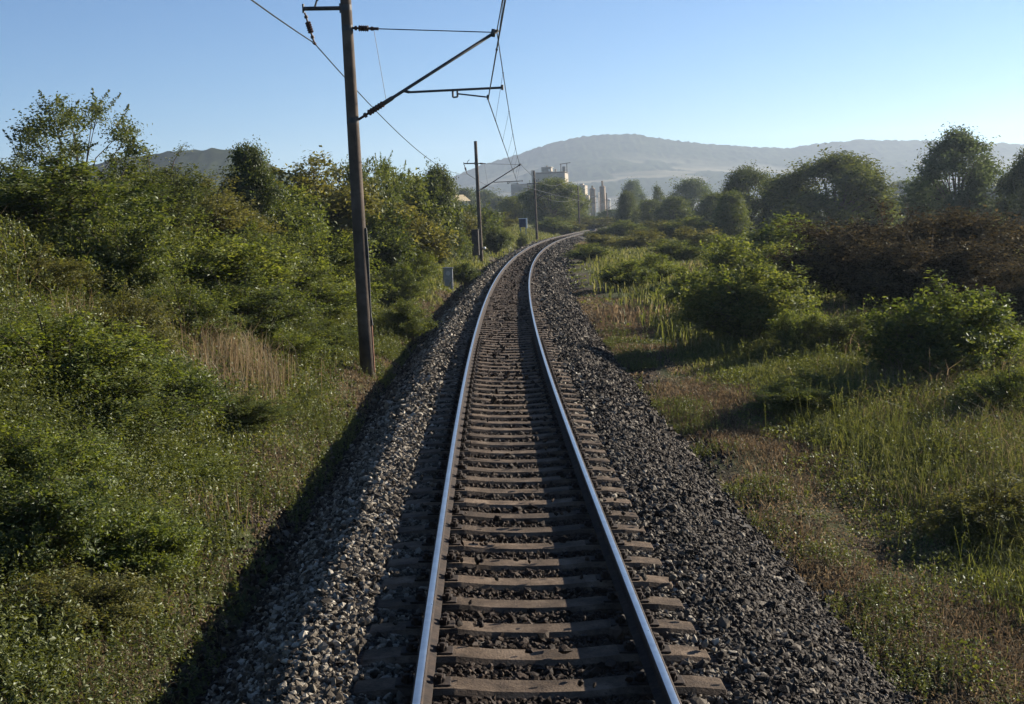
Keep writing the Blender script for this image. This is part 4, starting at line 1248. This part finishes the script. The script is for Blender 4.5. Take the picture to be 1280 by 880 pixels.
# dry brown strip beside the ballast
d_dry = lambda l, y: np.where(l > 0, smooth(2.5, 2.9, l) * (1 - smooth(4.6, 5.8, l)), smooth(2.7, 3.1, -l) * (1 - smooth(4.2, 5.4, -l)) * .45) * smooth(.40, .58, fbm(l * .8 + 30, y * .35, 81))
l, y = scatter(120000, -5, 6.2, 8, 60, d_dry, 5, tuft=7, ypow=1.2)
out_d.append(blades(tc(y) + l, y, RNG.uniform(.05, .20, len(l)), .006 + y * .0004, 1.2, 15, 0, .8))
# dry stalks in the meadow and on the bank
d_st = lambda l, y: np.where(l > 0, smooth(5.5, 7.5, l), smooth(4.8, 6., -l) * .3) * smooth(.54, .68, fbm(l * .5 + 7, y * .35, 82))
l, y = scatter(20000, -12, 16, 11, 42, d_st, 6, tuft=5, ypow=1.1)
out_d.append(blades(tc(y) + l, y, RNG.uniform(.5, 1.15, len(l)), .005 + y * .0003, .35, 16, .25, 1))
# tan clump on the left bank and reed clump at the far left
for px, py, Y, n, sx, sy, hh in ((285, 440, 24., 900, .55, .9, 1.15), (255, 465, 22., 420, .5, .8, .8), (310, 470, 25., 350, .4, .8, .7), (12, 352, 24.5, 160, .22, .3, 1.15), (125, 400, 22.5, 260, .7, .8, .6), (215, 600, 14.5, 260, .35, .5, .45), (95, 690, 11.8, 200, .25, .4, .4)):
    q = at(px, py, Y); xx = q[0] + RNG.normal(size=n) * sx; yy = Y + RNG.normal(size=n) * sy
    out_d.append(blades(xx, yy, RNG.uniform(.5, 1.1, n) * hh, np.full(n, .011), .32, int(px) + 3, .35, 1))
l, y = scatter(16000, 4.6, 12, 9, 26, lambda l, y: smooth(5., 6.2, l + (fbm(l * .8, y * .6, 141) - .5) * 3) * smooth(.42, .58, fbm(l * .9, y * .7, 142)), 39, tuft=5, spread=.2)
out_d.append(blades(tc(y) + l, y, np.interp(l, [4.6, 7], [.45, .8]) * RNG.uniform(.4, 1.2, len(l)), .003 + y * .00025, .9, 19, .45, 1.))
l, y = scatter(20000, 3.0, 30, 40, 170, lambda l, y: smooth(.5, .62, fbm(l * .25 + 3, y * .16, 83)), 7, tuft=7)
out_d.append(blades(tc(y) + l, y, RNG.uniform(.2, .6, len(l)), .02 + y * .0004, .4, 17))
out_d.append(cover(110000, -5, 6.5, 8, 55, lambda l, y: np.where(l > 0, smooth(2.3, 2.6, l), smooth(2.6, 2.9, -l) * (1 - smooth(4, 5, -l))) * smooth(.34, .5, fbm(l * .9 + 3, y * .5, 86)), 25, lambda l, y: .03 + .05 * fbm(l * 2, y * 2, 87), .030, 1.2))
V, Fc, R = cat(out_d)
link('dry_grass', mesh_np('dry_grass', V, Fc, DRY, rnd=R), label='tan dry grass and straw along the ballast edges', cat='dry grass', kind='stuff')


out_w = []
hl = lambda l, y: np.interp(-l, [2.7, 4, 5.5, 9], [.06, .22, .70, .85]) * (.08 + 2.0 * fbm(l * 1.0, y * .9, 91, 3) ** 2)
dl = lambda l, y: smooth(2.9, 4.4, -l + 1.4 * (fbm(l * .7, y * .5, 92) - .5) * 2) * (.3 + .7 * smooth(.34, .5, fbm(l * .8, y * .8, 93)))
out_w.append(cover(240000, -13, -2.7, 8, 40, dl, 21, hl, .044, 1.15))
out_w.append(cover(90000, -14, -2.9, 38, 130, dl, 22, hl, .056, 1.2))
hr = lambda l, y: np.interp(l, [2.3, 4, 6, 9], [.08, .16, .40, .55]) * (.15 + 1.5 * fbm(l * 1.3, y * 1.3, 94, 3) ** 1.6)
drr = lambda l, y: np.clip(smooth(.56, .64, fbm(l * 1.2, y * .6, 95)) + .5 * smooth(5, 7, l) * smooth(.42, .56, fbm(l * .6, y * .5, 96)), 0, 1)
out_w.append(cover(80000, 2.55, 14, 8, 40, drr, 23, hr, .034, 1.15))
out_w.append(cover(22000, 2.6, 30, 36, 150, drr, 24, hr, .062, 1.2))


def weed_plants(x, y, h, seed, leaf, per=20):
    """upright leafy weeds: leaves in whorls up a leaning stem"""
    rng = np.random.default_rng(seed); n = len(x); z = ground_z(x, y)
    a = rng.uniform(0, 6.28, n); ln = rng.uniform(0, .3, n) * h
    J = np.repeat(np.arange(n), per); t = rng.uniform(.12, 1, len(J))
    ph = rng.uniform(0, 6.28, len(J)); rad = (.16 * h[J] * (1.15 - t)) * rng.uniform(.3, 1, len(J))
    C = np.stack([x[J] + np.cos(a[J]) * ln[J] * t + np.cos(ph) * rad, y[J] + np.sin(a[J]) * ln[J] * t + np.sin(ph) * rad, z[J] + h[J] * t], -1)
    Nn = np.stack([np.cos(ph) * .55, np.sin(ph) * .55, np.ones(len(J))], -1) + rng.normal(size=(len(J), 3)) * .35
    Nn /= np.linalg.norm(Nn, axis=1)[:, None]
    V, Fc, R = leaf_quads(C, Nn, leaf[J] * (1.25 - .6 * t), rng, .42)
    pr = rng.random(n); return V, Fc, np.clip(np.repeat(pr[J] * .7, 4) + R * .3, 0, 1)


dpl = lambda l, y: smooth(3.2, 4.4, -l + (fbm(l * .7, y * .5, 101) - .5) * 3) * (.15 + .85 * smooth(.40, .56, fbm(l * .9, y * .7, 102)))
l, y = scatter(26000, -12.5, -3, 8.5, 44, dpl, 31, tuft=4, spread=.2, ypow=1.1)
out_w.append(weed_plants(tc(y) + l, y, np.interp(-l, [3, 5, 7], [.28, .75, 1.0]) * RNG.uniform(.4, 1.2, len(l)), 41, .055 * (.8 + y / 45)))
dpr = lambda l, y: (smooth(4.6, 6.2, l) + .10) * smooth(.46, .60, fbm(l * .8, y * .6, 103))
l, y = scatter(14000, 2.7, 15, 8.5, 44, dpr, 32, tuft=4, spread=.2, ypow=1.1)
out_w.append(weed_plants(tc(y) + l, y, np.interp(l, [2.7, 4.5, 7], [.14, .35, .8]) * RNG.uniform(.5, 1.2, len(l)), 42, np.interp(l, [2.7, 5], [.032, .052]) * (.8 + y / 45)))
l, y = scatter(5200, -8, -3.1, 8.3, 17, lambda l, y: smooth(3.1, 4.0, -l + (fbm(l, y * .7, 111) - .5) * 2) * smooth(.36, .5, fbm(l * 1.2, y, 112)), 34, tuft=4, spread=.14)
out_w.append(weed_plants(tc(y) + l, y, np.interp(-l, [3, 4, 5], [.2, .6, .95]) * RNG.uniform(.45, 1.15, len(l)), 43, np.full(len(l), .058), per=26))
l, y = scatter(3200, 4.4, 11, 9, 24, lambda l, y: smooth(4.4, 5.6, l + (fbm(l, y * .7, 131) - .5) * 2) * smooth(.38, .52, fbm(l * .9, y * .8, 132)), 38, tuft=4, spread=.16)
out_w.append(weed_plants(tc(y) + l, y, np.interp(l, [4, 6, 8], [.35, .7, .9]) * RNG.uniform(.45, 1.15, len(l)), 45, np.full(len(l), .050), per=24))
l, y = scatter(5200, 2.25, 3.4, 8, 40, lambda l, y: smooth(.50, .58, fbm(l * .9, y * .8, 113)), 35, tuft=6, spread=.10)
out_w.append(weed_plants(tc(y) + l, y, RNG.uniform(.06, .22, len(l)), 44, .030 * (.8 + y / 40), per=16))
l, y = scatter(3400, -3.4, -2.3, 8, 45, lambda l, y: smooth(.44, .56, fbm(l * .8, y * .7, 151)), 40, tuft=4, spread=.14)
out_w.append(weed_plants(tc(y) + l, y, np.interp(-l, [2.3, 3.3], [.10, .34]) * RNG.uniform(.5, 1.4, len(l)), 46, .034 * (.8 + y / 40), per=18))
V, Fc, R = cat(out_w)
link('weeds', mesh_np('weeds', V, Fc, WEED, rnd=R), label='leafy green weeds and ground cover on both sides of the ballast', cat='weeds', kind='stuff')

# ================================================================ AIR, LIGHT, CAMERA
m, nt, out = mat('haze_air')
v = N(nt, 'ShaderNodeVolumePrincipled', i_Density=.00018, i_Anisotropy=.38)
v.inputs['Color'].default_value = (.68, .82, 1, 1)
nt.links.new(v.outputs[0], out.inputs['Volume'])
MB().box((150, 1500, 79), (4600, 3500, 194)).build('haze', m, kind='stuff', label='pale morning haze over the valley', cat='haze')

SUN_AZ, SUN_EL = math.radians(58), math.radians(20)
w = bpy.data.worlds.new('World'); scene.world = w; w.use_nodes = True
nt = w.node_tree; nt.nodes.clear()
wo = nt.nodes.new('ShaderNodeOutputWorld'); bg = N(nt, 'ShaderNodeBackground', i_Strength=.051)
sky = nt.nodes.new('ShaderNodeTexSky'); sky.sky_type = 'NISHITA'; sky.sun_disc = False
sky.sun_elevation = SUN_EL; sky.sun_rotation = SUN_AZ; sky.air_density = .85; sky.dust_density = .05; sky.ozone_density = 6; sky.altitude = 200
nt.links.new(sky.outputs[0], bg.inputs[0]); nt.links.new(bg.outputs[0], wo.inputs[0])

sd = bpy.data.lights.new('sun', 'SUN'); sd.energy = 5.0; sd.angle = math.radians(.5); sd.color = (1, .90, .76)
so = link('sun', sd)
from mathutils import Vector, Matrix
dirv = Vector((math.sin(SUN_AZ) * math.cos(SUN_EL), math.cos(SUN_AZ) * math.cos(SUN_EL), math.sin(SUN_EL)))
so.rotation_euler = dirv.to_track_quat('Z', 'Y').to_euler()
so.location = (60, 60, 60)

cd = bpy.data.cameras.new('camera'); cam = link('camera', cd)
cd.sensor_fit = 'HORIZONTAL'; cd.sensor_width = 36; cd.lens = 36 * F / 1280; cd.clip_start = .1; cd.clip_end = 12000
M = Matrix(((_r[0], _u[0], -_f[0], 0), (_r[1], _u[1], -_f[1], 0), (_r[2], _u[2], -_f[2], EYE), (0, 0, 0, 1)))
cam.matrix_world = M
scene.camera = cam

scene.render.engine = 'CYCLES'
c = scene.cycles
c.max_bounces = 5; c.diffuse_bounces = 3; c.glossy_bounces = 2; c.transmission_bounces = 3; c.volume_bounces = 0; c.transparent_max_bounces = 4
c.use_denoising = True; c.caustics_reflective = False; c.caustics_refractive = False
c.sample_clamp_indirect = 4
scene.view_settings.view_transform = 'Standard'; scene.view_settings.look = 'None'
scene.view_settings.exposure = 1.32; scene.view_settings.gamma = 1
